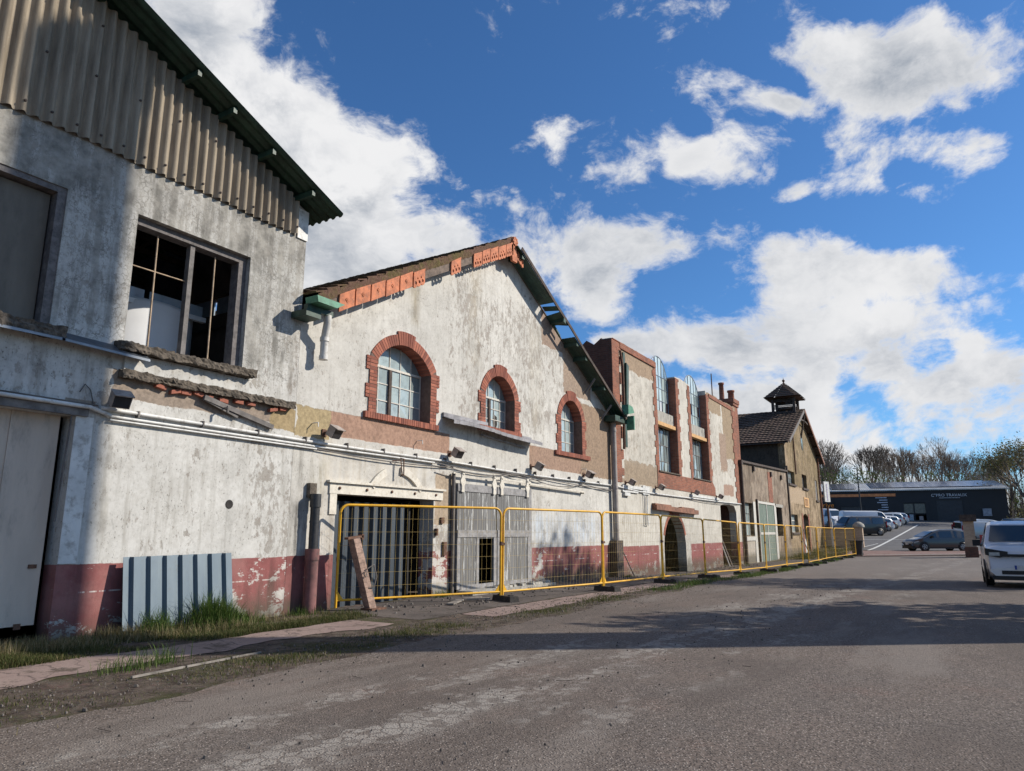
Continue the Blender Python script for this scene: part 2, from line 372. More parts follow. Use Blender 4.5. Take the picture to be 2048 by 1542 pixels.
M['lens']=simple('floodlight_glass',(.05,.05,.055),.15,obj=True)
M['yellow']=simple('yellow_fence_paint',(.70,.37,.012),.45,obj=True,var=.14,scale=3,dirt=(.3,.15,.02),dirtamt=.4,bumps=.05)
M['wire']=simple('yellow_wire',(.50,.36,.12),.5,obj=True,var=.1)
M['rubber']=simple('recycled_rubber',(.032,.028,.026),.92,obj=True,var=.4,scale=12,dirt=(.1,.085,.07),dirtamt=.5,bumps=.6)
M['leadwood']=simple('leaning_post_brick',(.30,.20,.155),.9,obj=False,var=.35,scale=9,dirt=(.1,.07,.06),dirtamt=.6)
M['bargewood']=simple('bare_bargeboard',(.15,.11,.085),.9,obj=False,var=.4,scale=7,dirt=(.05,.04,.035),dirtamt=.6)
M['creamplaster']=simple('cream_painted_steel',(.62,.575,.49),.7,obj=False,var=.12,scale=6,dirt=(.3,.22,.14),dirtamt=.5)
M['doorbig']=simple('dull_white_door',(.56,.465,.38),.8,obj=False,var=.14,scale=1.2,streak=True,dirt=(.2,.18,.165),dirtamt=.55)
M['frosted']=simple('dull_board',(.145,.125,.10),.8,obj=False,var=.22,scale=1.6,streak=True,dirt=(.08,.07,.055),dirtamt=.5)
M['plank']=simple('plank_weathered',(.22,.195,.17),.9,obj=True,var=.4,scale=4,dirt=(.07,.06,.05),dirtamt=.5)
def sheetmat(name,a,b,rough,metal,dirt):
    k=newmat(name);p=pos(k);n=k.noise(k.mul(p,(2,2,.4)),2,8,.65)
    c=k.mix(k.rng(n,.3,.72),a,b);d=k.noise(p,9,9,.75)
    c=k.mix(k.m('MULTIPLY',k.rng(d,.55,.7),.5),c,dirt)
    return setp(k,c,rough,metal,k.bump(d,.1,.005))
M['blusheet']=sheetmat('blue_grey_sheet',(.085,.122,.155),(.125,.165,.195),.5,.15,(.085,.088,.085))
M['darksheet']=sheetmat('dark_steel_sheet',(.04,.05,.062),(.065,.077,.09),.5,.2,(.03,.03,.032))
M['fibro']=None
def fibro():
    k=newmat('fibre_cement');p=pos(k);f=k.noise(p,55,6,.8);n=k.noise(k.mul(p,(3,3,.35)),1.3,9,.7);lich=k.noise(p,16,9,.75)
    c=k.mix(k.rng(n,.3,.7),(.37,.31,.235),(.165,.135,.10))
    c=k.mix(k.m('MULTIPLY',k.rng(f,.55,.72),.6),c,(.10,.08,.06));c=k.mix(k.m('MULTIPLY',k.rng(lich,.6,.7),.35),c,(.46,.42,.34))
    return setp(k,c,.95,0,k.bump(f,.35,.01),.2)
M['fibro']=fibro()
def tilemat(name,a,b,moss,mossamt):
    k=newmat(name);p=pos(k);n=k.noise(p,2.0,9,.72);f=k.noise(p,22,7,.75);r=island(k)
    c=k.mix(k.rng(f,.3,.7),a,b);c=k.mix(k.m('MULTIPLY',r,.45),c,tuple(q*.45 for q in a))
    c=k.mix(k.m('MULTIPLY',k.rng(n,.42,.62),mossamt),c,k.mix(k.rng(f,.4,.65),moss,tuple(q*2.1 for q in moss)))
    return setp(k,c,.95,0,k.bump(f,.6,.02),.2)
M['mosstile']=tilemat('mossy_tile',(.115,.065,.045),(.19,.11,.08),(.075,.062,.022),.85)
M['darktile']=tilemat('dark_tile',(.10,.065,.05),(.17,.115,.09),(.06,.05,.035),.5)
def plankdoor(name,a,b,paint,amt,w=.105):
    k=newmat(name);p=pos(k);x,y,z=k.sep(p)[:3]
    i=k.m('FLOOR',k.m('DIVIDE',x,w));wn=k.n('ShaderNodeTexWhiteNoise',noise_dimensions='1D');k.put(wn.inputs['W'],i)
    fr=k.m('FRACT',k.m('DIVIDE',x,w));gap=k.m('ADD',k.rng(fr,0,.07,1,0),k.rng(fr,.93,1,0,1),clamp=True)
    gr=k.noise(k.vm('ADD',k.mul(p,(26,26,1.4)),k.comb(0,0,k.m('MULTIPLY',i,3.7))),1,9,.7)
    c=k.mix(k.rng(gr,.3,.72),a,b);c=k.mix(k.m('MULTIPLY',wn.outputs[0],.35),c,tuple(q*.6 for q in a))
    pm=k.rng(k.noise(k.vm('ADD',k.mul(p,(11,11,.75)),k.comb(0,0,k.m('MULTIPLY',i,1.9))),1,10,.75),.57,.6)
    c=k.mix(k.m('MULTIPLY',pm,amt),c,paint);c=k.mix(k.m('MULTIPLY',gap,.8),c,(.02,.018,.016))
    h=k.m('SUBTRACT',k.m('MULTIPLY',gr,.4),k.m('MULTIPLY',gap,1))
    return setp(k,c,.88,0,k.bump(h,.6,.01),.2)
M['plankdoor']=plankdoor('grey_plank_door',(.15,.145,.14),(.25,.245,.235),(.62,.62,.60),.85)
M['greendoor']=plankdoor('green_plank_door',(.13,.17,.14),(.22,.26,.22),(.44,.45,.40),.6,.16)
M['doorrail']=simple('door_rail_board',(.27,.26,.255),.85,obj=False,var=.25,scale=7,dirt=(.12,.1,.09),dirtamt=.6)
def glassmat(name,tint,bright=.5,rough=.06):
    k=newmat(name);p=pos(k);r=island(k);n=k.noise(p,5,7,.7);n2=k.noise(k.mul(p,(6,6,1.2)),1,6,.7)
    c=k.mix(r,tuple(q*.40 for q in tint),tint);c=k.mix(k.m('MULTIPLY',k.rng(n,.45,.7),.55),c,tuple(q*.45 for q in tint))
    c=k.mix(k.m('MULTIPLY',k.rng(n2,.55,.75),.3),c,(.55,.56,.54))
    m=setp(k,c,k.rng(n2,.4,.8,rough,rough+.25),0,None,.9)
    return m
M['glass']=glassmat('dusty_sky_tint_glass',(.42,.50,.50))  # pale tint puts the reflected sky into the pane colour
M['paleglass']=glassmat('pale_upper_glass',(.46,.57,.56))
M['stripglass']=glassmat('frosted_strip_glass',(.42,.50,.58))
def thinpale():
    k=newmat('thin_glass');p=pos(k);r=island(k)
    tr=k.n('ShaderNodeBsdfTransparent');k.put(tr.inputs[0],(.86,.93,.92));mx=k.n('ShaderNodeMixShader')
    c=k.mix(r,(.35,.46,.47),(.60,.70,.67));setp(k,c,.12,0,None,.9)
    k.put(mx.inputs[0],k.rng(r,0,1,.5,.85,False));k.t.links.new(tr.outputs[0],mx.inputs[1]);k.t.links.new(k.b.outputs[0],mx.inputs[2]);k.t.links.new(mx.outputs[0],k.out.inputs[0])
    return k.mat
M['thinglass']=thinpale()
#--PART2--
# ------------------------------------------------------------------ terrain
def sst(t): t=max(0,min(1,t)); return t*t*(3-2*t)
HX=math.radians(31.5); HD=Vector((math.cos(HX),math.sin(HX),0)); RT=Vector((math.sin(HX),-math.cos(HX),0))
def gz(x,y):
    z=-.17*sst((x-18)/14)-.05*sst((x-32)/12)+.22*sst((x-54)/12)
    z-=.07*sst((x-20)/10)*sst((y-8)/2)*(1-sst((x-54)/8))
    s=.8526*x+.5225*y
    t=max(0,s-58); z+=.0775*(t*t/(t+4)) if s<104 else .0775*(46*46/50)+.02*(s-104)
    return z
def far(s,r,z=None):
    """point s metres ahead along the far street axis and r metres to its side"""
    p=HD*s+RT*r
    return Vector((p.x,p.y,gz(p.x,p.y) if z is None else z))
def arc_pts(xc,zc,Rr,a0,a1,n): return [(xc+Rr*math.sin(a0+(a1-a0)*i/n),zc+Rr*math.cos(a0+(a1-a0)*i/n)) for i in range(n+1)]
def arch_geo(x0,x1,zs,za):
    w=(x1-x0)/2;r=za-zs;Rr=(w*w+r*r)/(2*r);return (x0+x1)/2,za-Rr,Rr,math.asin(min(1,w/Rr))
def arch_outline(x0,x1,z0,zs,za,n=18):
    xc,zc,Rr,h=arch_geo(x0,x1,zs,za)
    return [(x0,z0),(x1,z0)]+arc_pts(xc,zc,Rr,h,-h,n)
def ragged(x0,x1,z,amp,step,seed):
    r=random.Random(seed);pts=[];x=x0
    while x<x1-step*.4:
        pts.append((x,z+r.uniform(-amp,amp)));x+=step*r.uniform(.5,1.4)
    pts.append((x1,z+r.uniform(-amp,amp)));return pts
# ================================================================== WHITE FACTORY (left)
b1=thing('factory_building','tall whitewashed factory gable clad in corrugated fibre cement under a dark green roof edge','building',(3,D,0))
def zr1(x): return 7.60+.405*(8.61-x)
WIN1=(5.6,7.66,4.13,6.16); WIN0=(2.2,4.58,4.12,6.12); DR1=(1.2,5.06,-.3,2.97)
rect=lambda b:[(b[0],b[2]),(b[1],b[2]),(b[1],b[3]),(b[0],b[3])]
m=MB();m.prism([(-6,-.7),(8.88,-.7),(8.88,zr1(8.88)),(8.64,zr1(8.64)),(8.64,7.0),(-6,6.96)],[rect(WIN1),rect(WIN0),rect(DR1)],D,D+.32)
m.build('wall',M['b1'],b1)
m=MB();m.prism([(8.88,.7-1.4),(8.88,zr1(8.88)-.02),(8.62,zr1(8.62)-.02),(8.62,-.7)],[],D+.325,10.9)   # return of the side wall
m.box(8.62,8.88,10.9,19,-.7,5.72);m.box(8.62,8.88,10.9,19,6.12,7.5);m.box(8.62,8.88,15.6,19,5.72,6.12);m.prism([(-6,-.7),(8.62,-.7),(8.62,zr1(8.62)-.1),(-6,zr1(-6)-.1)],[],18.7,19)
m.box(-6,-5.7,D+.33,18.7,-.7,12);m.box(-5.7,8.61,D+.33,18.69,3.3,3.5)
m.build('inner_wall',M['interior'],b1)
m=MB()
for i in range(6): m.box(8.7,8.73,10.9+i*.8,10.9+i*.8+.72,5.73,6.11)
for a_,b_ in ((5.2,6.02),(6.06,6.62),(6.72,7.35),(7.38,7.75)): m.box(a_,b_,11.48,11.5,5.29,5.50)
build_each(m,'strip_glazing',M['stripglass'],b1)
m=MB();m.box(5.0,7.8,11.42,11.52,5.20,5.288);m.build('inner_rail',M['tank'],b1)
m=MB()
for yy in (11.4,13.2,15,16.8):
    m.bar((-5,yy,8.2),(8.6,yy,7.1),.09,.13);m.bar((-5,yy,6.9),(8.6,yy,6.9),.07,.1)
    for xx in (5.2,6.4,7.4): m.bar((xx,yy,6.9),(xx+.6,yy,zr1(xx+.6)-.3),.05,.06)
for xx in (4.4,5.8,7.2): m.bar((xx,D+.5,zr1(xx)-.25),(xx,18.6,zr1(xx)-.25),.07,.1)
m.bar((7.95,12.2,3.5),(7.95,12.2,7.3),.07,.07)
build_each(m,'roof_truss',M['wooddark'],b1)
# corrugated cladding
m=MB();r1=random.Random(3)
NX=int(14.6/.021)
def clad(u,v):
    x=-6+u*14.62;a=math.cos(2*PI*x/.168);a=math.copysign(abs(a)**.8,a)
    z0=6.93+.012*math.sin(x*3);z1=zr1(x)+.02;return (x,D-.055-.044*a,z0+(z1-z0)*v)
m.grid(clad,NX,3)
m.build('corrugated_cladding',M['fibro'],b1)
m=MB()
for zz,st in ((7.06,2),(7.92,4),(8.75,4),(9.6,4)):
    x=-1.512+.168*(0 if st==2 else 1)
    while x<8.6:
        if zz<zr1(x)-.25:
            zq=zz+r1.uniform(-.02,.02);m.lathe([(0,-.03),(.018,-.03),(.02,0)],8,(x,D-.083,zq),'y')
        x+=.168*st
build_each(m,'fixing_bolt',M['wooddark'],b1)
m=MB();m.lathe([(0,0.0),(.045,0.0),(.06,-.006),(.075,0)],12,(7.62,D-.003,1.86),'y');m.lathe([(0,0.0),(.03,0.0),(.05,-.006),(.07,0)],12,(7.66,D-.003,.78),'y');build_each(m,'hole_shade_disc',M['void'],b1)  # dark rimmed discs stand in for the shade inside small round holes
# roof: corrugated sheet sloping down to the right, overhanging the street side
m=MB()
def roofsheet(off):
    def f(u,v):
        x=-6+u*15.25;y=D-.58+v*9.6;w=.03*math.cos(2*PI*y/.19)
        return (x,y,zr1(x)+.13+w+off)
    return f
m.grid(roofsheet(0),6,200);m.grid(roofsheet(-.02),6,200,flip=True)
m.build('roof',M['greenpaint'],b1)
m=MB()
for x in (2.2,3.4,4.65,6.05,6.75,7.6,8.55): m.bar((x,D-.5,zr1(x)+.02),(x,D+.5,zr1(x)+.02),.07,.1)
build_each(m,'purlin_end',M['greenpaint'],b1)
m=MB();m.box(8.64,8.885,D-.03,D-.002,6.9,zr1(8.8)-.03);m.build('corner_flashing',M['conduit'],b1)
# main window
w=thing('window_tmp','x','x');bpy.data.objects.remove(w)
def frame_rect(b,t,y0,y1,mb):
    t*=.8
    x0,x1,z0,z1=b
    mb.box(x0,x1,y0,y1,z1-t,z1);mb.box(x0,x0+.02,y0,y1,z0,z1-t);mb.box(x1-t*1.3,x1,y0,y1,z0,z1-t)
m=MB();frame_rect(WIN1,.15,D+.10,D+.30,m);fr=m.build('window_frame',M['windowframe'],b1)
m=MB();m.box(6.59,6.67,D+.13,D+.24,4.13,6.04);m.build('mullion',M['woodgrey'],fr)
m=MB();m.tube([(6.08,D+.2,4.13),(6.06,D+.2,6.01)],.014,6);m.tube([(7.12,D+.2,4.13),(7.1,D+.2,6.01)],.014,6);m.tube([(5.62,D+.2,5.41),(6.62,D+.2,5.42)],.011,6);build_each(m,'glazing_bar',M['thinbar'],fr)
def rough_sill(x0,x1,z0,z1,d,seed):
    m=MB();r=random.Random(seed);n=int((x1-x0)/.035)
    def f(u,v):
        a=v*2*PI
        cx=math.cos(a);cz=math.sin(a);x=x0+u*(x1-x0)
        e=1/max(abs(cx),abs(cz))
        j=.03*mnoise.noise((x*7,math.cos(a)*1.2,math.sin(a)*1.2+seed))+.022*mnoise.noise((x*23,math.cos(a)*2.2+seed,math.sin(a)*2.2))
        return (x,D-d/2+.02+cx*e*(d/2+.02+j),(z0+z1)/2+cz*e*((z1-z0)/2+j))
    m.grid(f,n,16,smooth=False)
    m.add([f(0,i/16) for i in range(16)],[tuple(range(16))]);m.add([f(1,i/16) for i in range(16)],[tuple(range(16))[::-1]])
    return m
rough_sill(5.46,7.82,3.985,4.115,.2,1).build('window_sill',M['mossconcrete'],b1)
rough_sill(2.2,4.72,3.96,4.11,.2,2).build('window_sill',M['mossconcrete'],b1)
m=MB();frame_rect(WIN0,.11,D+.02,D+.2,m);fr=m.build('window_frame',M['windowframe'],b1)
m=MB();m.box(2.22,4.44,D+.16,D+.18,4.12,6.01);m.build('window_board',M['frosted'],fr)
m=MB();m.lathe([(1.05,0),(1.05,1.75),(1.0,1.83),(.3,1.95),(.3,2.02),(0,2.02)],40,(6.9,12.35,3.5));solo('storage_tank',m,M['tank'],'white cylindrical tank standing inside behind the broken factory window','tank')
# broken lip of concrete under the main window with hanging bricks
rough_sill(5.57,8.76,3.60,3.72,.13,5).build('broken_ledge',M['mossconcrete'],b1)
m=MB();r1=random.Random(8);x=6.2
while x<8.7:
    if r1.random()<.7: m.obox((x,D-.03,3.555+r1.uniform(-.03,.02)),(.08,0,r1.uniform(-.02,.02)),(0,.05,0),(0,.0,.03))
    x+=r1.uniform(.14,.3)
build_each(m,'exposed_brick',M['archbrick'],b1)
m=MB();m.prism([(5.62,3.72),(8.05,3.72),(7.8,3.97),(5.62,3.98)],[],D-.05,D-.002);m.build('sill_apron',M['b1'],b1)
m=MB();m.bar((6.92,D-.10,3.52),(8.35,D-.05,3.22),.05,.08);m.bar((6.92,D-.10,3.50),(7.6,D-.06,3.30),.03,.05);m.bar((7.3,D-.03,3.40),(7.3,D-.2,3.40),.02,.02);m.bar((7.3,D-.2,3.43),(7.3,D-.2,3.32),.03,.03)
build_each(m,'loose_batten',M['woodgrey'],b1)
# flashing strip over the door lintel
m=MB()
for i,(xa,xb,za,zb) in enumerate(((1,4.7,3.97,3.97),(4.66,5.9,3.97,3.93))):
    m.add([(xa,D-.002,za+.12),(xb,D-.002,zb+.12),(xb,D-.22,zb-.02),(xa,D-.22,za-.02),(xb,D-.22,zb-.055),(xa,D-.22,za-.055)],[(0,3,2,1),(3,5,4,2),(0,1,2,3)])
m.build('flashing',M['flash'],b1)
# big sliding door
m=MB();m.box(1.2,4.96,D+.2,D+.26,.12,2.97);door=m.build('sliding_door',M['doorbig'],b1)
m=MB();m.box(4.36,4.96,D+.185,D+.199,.12,2.97);m.box(1.2,4.36,D+.185,D+.199,1.40,1.52);m.box(1.2,4.96,D+.185,D+.199,.12,.24);build_each(m,'door_rail',M['doorbig'],door)
m=MB();m.box(4.80,4.9,D+.17,D+.199,.95,1.0);m.box(4.72,4.8,D+.17,D+.199,.2,.27);m.tube([(4.3,D+.18,.25),(4.38,D+.16,.22),(4.44,D+.18,.26)],.02,6);m.build('door_catch',M['rust'],door)
m=MB();m.box(5.06,5.30,D-.014,D-.002,1.0,2.97);m.build('door_jamb',M['conduit'],b1)
m=MB();m.box(.8,5.2,D-.06,D-.003,2.97,3.10);m.build('lintel_trim',M['woodgrey'],b1)
# ================================================================== GABLED WORKSHOP
b2=thing('gabled_workshop','white gabled workshop with three arched brick windows and peeling plaster','building',(16,D,0))
AX,AZ,SL=16.0,9.45,.53
def zr2(x): return AZ-SL*abs(x-AX)
AR=[(11.0,12.82,3.86,5.0,5.50),(15.14,16.58,4.12,5.0,5.55),(19.37,20.82,3.87,4.98,5.55)]
D1=(10.0,13.06,-.2,2.14);D2=(14.2,16.9,-.2,2.5)
lv,rv=8.885,23.38
m=MB();m.prism([(lv,-.7),(rv,-.7),(rv,zr2(rv)-.2),(AX,AZ-.2),(lv,zr2(lv)-.2)],[arch_outline(a[0]-.1,a[1]+.1,a[2]-.1,a[3],a[4]+.1) for a in AR]+[rect(D1),rect(D2)],D,D+.4)
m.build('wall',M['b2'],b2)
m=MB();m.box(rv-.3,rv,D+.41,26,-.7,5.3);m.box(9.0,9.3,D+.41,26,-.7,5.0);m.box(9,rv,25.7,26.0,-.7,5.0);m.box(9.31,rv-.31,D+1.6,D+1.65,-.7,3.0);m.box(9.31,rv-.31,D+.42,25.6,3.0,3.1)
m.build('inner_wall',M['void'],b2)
# roof: left slope of mossy tiles as single overlapping courses, right slope too
def tiles(mb,xa,za,xb,zb,y0,y1,nc,nr,th,seed,drop=0):
    r=random.Random(seed);dx=(xb-xa)/nc;dz=(zb-za)/nc;L=math.hypot(dx,dz);nx,nzv=-dz/L,dx/L
    if nzv<0: nx,nzv=-nx,-nzv
    w=(y1-y0)/nr
    for i in range(nc):
        for j in range(nr):
            if drop and r.random()<drop: continue
            j0=r.uniform(-.008,.008);o0=th*.15+r.uniform(-.006,.012);o1=th+r.uniform(-.006,.014)
            xl,zl=xa+dx*i,za+dz*i;xu,zu=xa+dx*(i+1.12),za+dz*(i+1.12)
            ya=y0+w*j+j0;yb=ya+w*.97
            lo,hi=o1,o0
            p=[(xl+nx*lo,ya,zl+nzv*lo),(xl+nx*lo,yb,zl+nzv*lo),(xu+nx*hi,yb,zu+nzv*hi),(xu+nx*hi,ya,zu+nzv*hi)]
            q=[(a-nx*.03,b,c-nzv*.03) for a,b,c in p]
            bump=[(xl+nx*(lo+.025),(ya+yb)/2,zl+nzv*(lo+.025)),(xu+nx*(hi+.02),(ya+yb)/2,zu+nzv*(hi+.02))]
            o=p+q+bump
            fs=[(0,8,9,3),(8,1,2,9),(0,4,5,1),(0,1,8),(2,3,9),(0,3,7,4),(1,5,6,2)]
            if xb<xa: pass
            else: fs=[f[::-1] for f in fs]
            mb.add(o,fs)
m=MB();tiles(m,8.92,zr2(8.92)+.11,AX,AZ+.06,D-.33,24,26,44,.05,4);m.build('roof_tiles',M['mosstile'],b2)
m=MB()
def vmort(u,v):
    x=8.95+u*7.0;zz=zr2(x);j=.02*mnoise.noise((x*9,v*3,1))+.015*mnoise.noise((x*31,v*5,4))+(.035 if int(x/.27)%2==0 else 0)*v
    return (x,D-.345+.015*mnoise.noise((x*14,v*6,9)),zz-.09+(.19)*v+j)
m.grid(vmort,260,5,smooth=False);m.build('roof_edge_mortar',M['mosstile'],b2)
m=MB();tiles(m,23.45,zr2(23.45)-.03,AX,AZ-.03,D+.35,24,26,34,.05,5,.04);m.build('roof_tiles',M['mosstile'],b2)
m=MB()
for sgn in (-1,1):
    xe=AX+sgn*7.45
    ax=[(AX,AZ-.06),(xe,zr2(xe)-.06),(xe,zr2(xe)-.11),(AX,AZ-.11)]
    if sgn>0: ax=ax[::-1]
    m.prism(ax,[],D+.02,24)
m.build('roof_deck',M['wooddark'],b2)
# ridge and verge tiles on the left slope
m=MB();r2=random.Random(2);y=D-.34
while y<23.9:
    m.lathe([(.12,0),(.135,.04),(.115,.42),(.0,.42)],10,(AX,y,AZ+.0),'y');y+=.4
m.build('ridge_tile',M['mosstile'],b2)
m=MB();m.lathe([(0,-.04),(.10,-.04),(.15,0),(.15,.05)],14,(AX+.02,D-.36,AZ-.02),'y')
for a in range(8): m.obox((AX+.02+.1*math.cos(a*PI/4),D-.39,AZ-.02+.1*math.sin(a*PI/4)),(.03,0,0),(0,.02,0),(0,0,.03))
m.prism([(AX-.1,AZ-.62),(AX+.14,AZ-.62),(AX+.2,AZ-.1),(AX-.16,AZ-.1)],[],D-.38,D-.3)
m.build('ridge_finial',M['terracotta'],b2)
def verge(x0,x1,style,sgn=1):
    """one end tile: a flat cheek on the gable, scalloped with a pierced pattern or plain with a rosette"""
    m=MB();z0,z1=zr2(x0)-.07+R.uniform(-.015,.015),zr2(x1)-.07+R.uniform(-.015,.015);n=6;g=.014
    top=[(x0+g,z0+.03),(x1-g,z1+.03)];dr=.34
    if style=='plain':
        bot=[(x1-g,z1-dr+.02),(x0+g,z0-dr+.02)]
        m.prism([top[0]]+bot[::-1]+[top[1]] if False else [bot[1],bot[0],top[1],top[0]],[],D-.38,D-.345)
        c=((x0+x1)/2,(z0+z1)/2-.14)
        for a in range(4): m.obox((c[0]+.025*math.cos(a*PI/2),D-.385,c[1]+.025*math.sin(a*PI/2)),(.016,0,0),(0,.008,0),(0,0,.016))
    else:
        sl=(z1-z0)/(x1-x0);L=x1-x0-2*g
        bot=[]
        for i in range(13):
            u=1-i/12;x=x0+g+L*u;bot.append((x,z0+sl*(x-x0)-.31-.035*abs(math.sin(u*PI*3))))
        hs=[]
        for u in (.2,.5,.8):
            x=x0+g+L*u;zc=z0+sl*(x-x0)-.235
            hs.append([(x-.022,zc-.035),(x+.022,zc-.035),(x+.035,zc+.02),(x,zc+.045),(x-.035,zc+.02)])
        for u in (.35,.65):
            x=x0+g+L*u;zc=z0+sl*(x-x0)-.13
            hs.append([(x-.025,zc-.015),(x,zc-.04),(x+.025,zc-.015),(x,zc+.025)])
        m.prism(bot[::-1]+[top[1],top[0]],hs,D-.38,D-.345)
    # return lying on the roof
    nx=SL*sgn
    m.add([(x0+g,D-.385,z0+.035),(x1-g,D-.385,z1+.035),(x1-g,D-.1,z1+.05),(x0+g,D-.1,z0+.05),(x0+g,D-.385,z0-.01),(x1-g,D-.385,z1-.01)],[(0,1,2,3),(0,4,5,1)])
    return m
px=9.42
vt=[]
for i in range(5): vt.append((9.45+i*.44,9.45+i*.44+.43,'plain'))
vt.append((11.66,12.08,'lace'));vt.append((13.05,13.47,'lace'))
x=14.0
for i in range(5): vt.append((x,x+.39,'lace'));x+=.39
for a in vt: verge(*a).build('verge_tile',M['terracotta'],b2)
m=verge(16.12,16.5,'lace',-1);m.build('verge_tile',M['terracotta'],b2)
# bargeboards and soffit
m=MB();m.prism([(9.0,zr2(9.0)-.30),(15.95,AZ-.30),(15.95,AZ-.08),(9.0,zr2(9.0)-.08)],[],D-.335,D-.30);m.build('bargeboard',M['bargewood'],b2)
m=MB();m.prism([(9.0,zr2(9.0)-.19),(15.9,AZ-.20),(15.9,AZ-.17),(9.0,zr2(9.0)-.16)],[],D-.30,D-.003);m.build('soffit_board',M['wooddark'],b2)
def soff(xa,xb,y0=D-.48,lift=0): 
    m=MB();n=4;w=(D-.003-y0)/n
    for j in range(n):
        m.prism([(xb,zr2(xb)-.15+lift),(xb,zr2(xb)-.125+lift),(xa,zr2(xa)-.125+lift),(xa,zr2(xa)-.15+lift)][::-1],[],y0+w*j+.004,y0+w*(j+1)-.004)
    return m
soff(16.05,17.9).build('soffit_board',M['greenpaint'],b2);soff(19.5,23.35).build('soffit_board',M['greenpaint'],b2)
# broken stretch: short slanted remnants with sky between them
m=MB()
for (x,wd,tw) in ((17.98,.2,.0),(18.32,.16,.03),(18.62,.3,-.03),(18.95,.12,.05)):
    z=zr2(x)-.14;m.obox((x,D-.25,z+tw),(wd/2,0,-SL*wd/2),(0,.24,tw),(0,0,.012))
m.obox((18.75,D-.28,zr2(18.75)-.2),(.07,0,-.02),(0,.24,0),(.01,0,.06));m.obox((18.95,D-.12,zr2(18.95)-.3),(.2,0,-.13),(0,.03,0),(0,0,.03))
m.build('broken_soffit',M['greenpaint'],b2)
m=MB();pts=[(16.2,zr2(16.2)-.02),(17.2,zr2(17.2)-.02),(18.2,zr2(18.2)-.03),(19.2,zr2(19.2)-.0),(20.2,zr2(20.2)-.03),(23.5,zr2(23.5)-.02)]
for a,b in zip(pts[:-1],pts[1:]): m.bar((a[0],D-.5,a[1]-.06),(b[0],D-.5,b[1]-.06),.03,.10)
m.build('bargeboard',M['wooddark'],b2)
m=MB()
for x in (16.35,19.72,20.35,21.75): m.bar((x,D-.46,zr2(x)-.2),(x,D+.3,zr2(x)-.2),.12,.12)
build_each(m,'purlin_end',M['greenpaint'],b2)
m=MB()
for x in (21.2,22.5): m.bar((x,D-.36,zr2(x)-.25),(x-.15,D-.03,zr2(x)-.75),.05,.06)
build_each(m,'eave_strut',M['woodgrey'],b2)
# green gutter boxes
def gutterbox(xc,z,flip,n):
    m=MB();p=[(xc-.30,z),(xc-.27,z-.12),(xc+.2,z-.12),(xc+.40,z)]
    if flip:p=[(2*xc-a,b) for a,b in p][::-1]
    y0=D-.62
    m.prism(p[::-1] if not flip else p[::-1],[],y0,D-.30)
    return m
m=gutterbox(8.98,5.66,False,0);m.build('gutter',M['greenbright'],b2)
m=MB();m.box(8.62,8.98,D-.42,D-.02,5.30,5.42);m.box(8.66,9.3,D-.4,D-.3,5.43,5.53);m.build('gutter_bracket',M['greenpaint'],b2)
m=MB();m.prism([(23.2,5.5),(23.75,5.62),(23.6,5.82),(23.2,5.85)],[],D-.7,D-.45);m.box(23.62,23.70,D-.72,D-.44,5.0,5.5);m.build('gutter',M['greenbright'],b2)
m=MB();m.box(22.6,23.65,D-.45,D-.02,5.22,5.42);m.build('gutter_bracket',M['greenpaint'],b2)
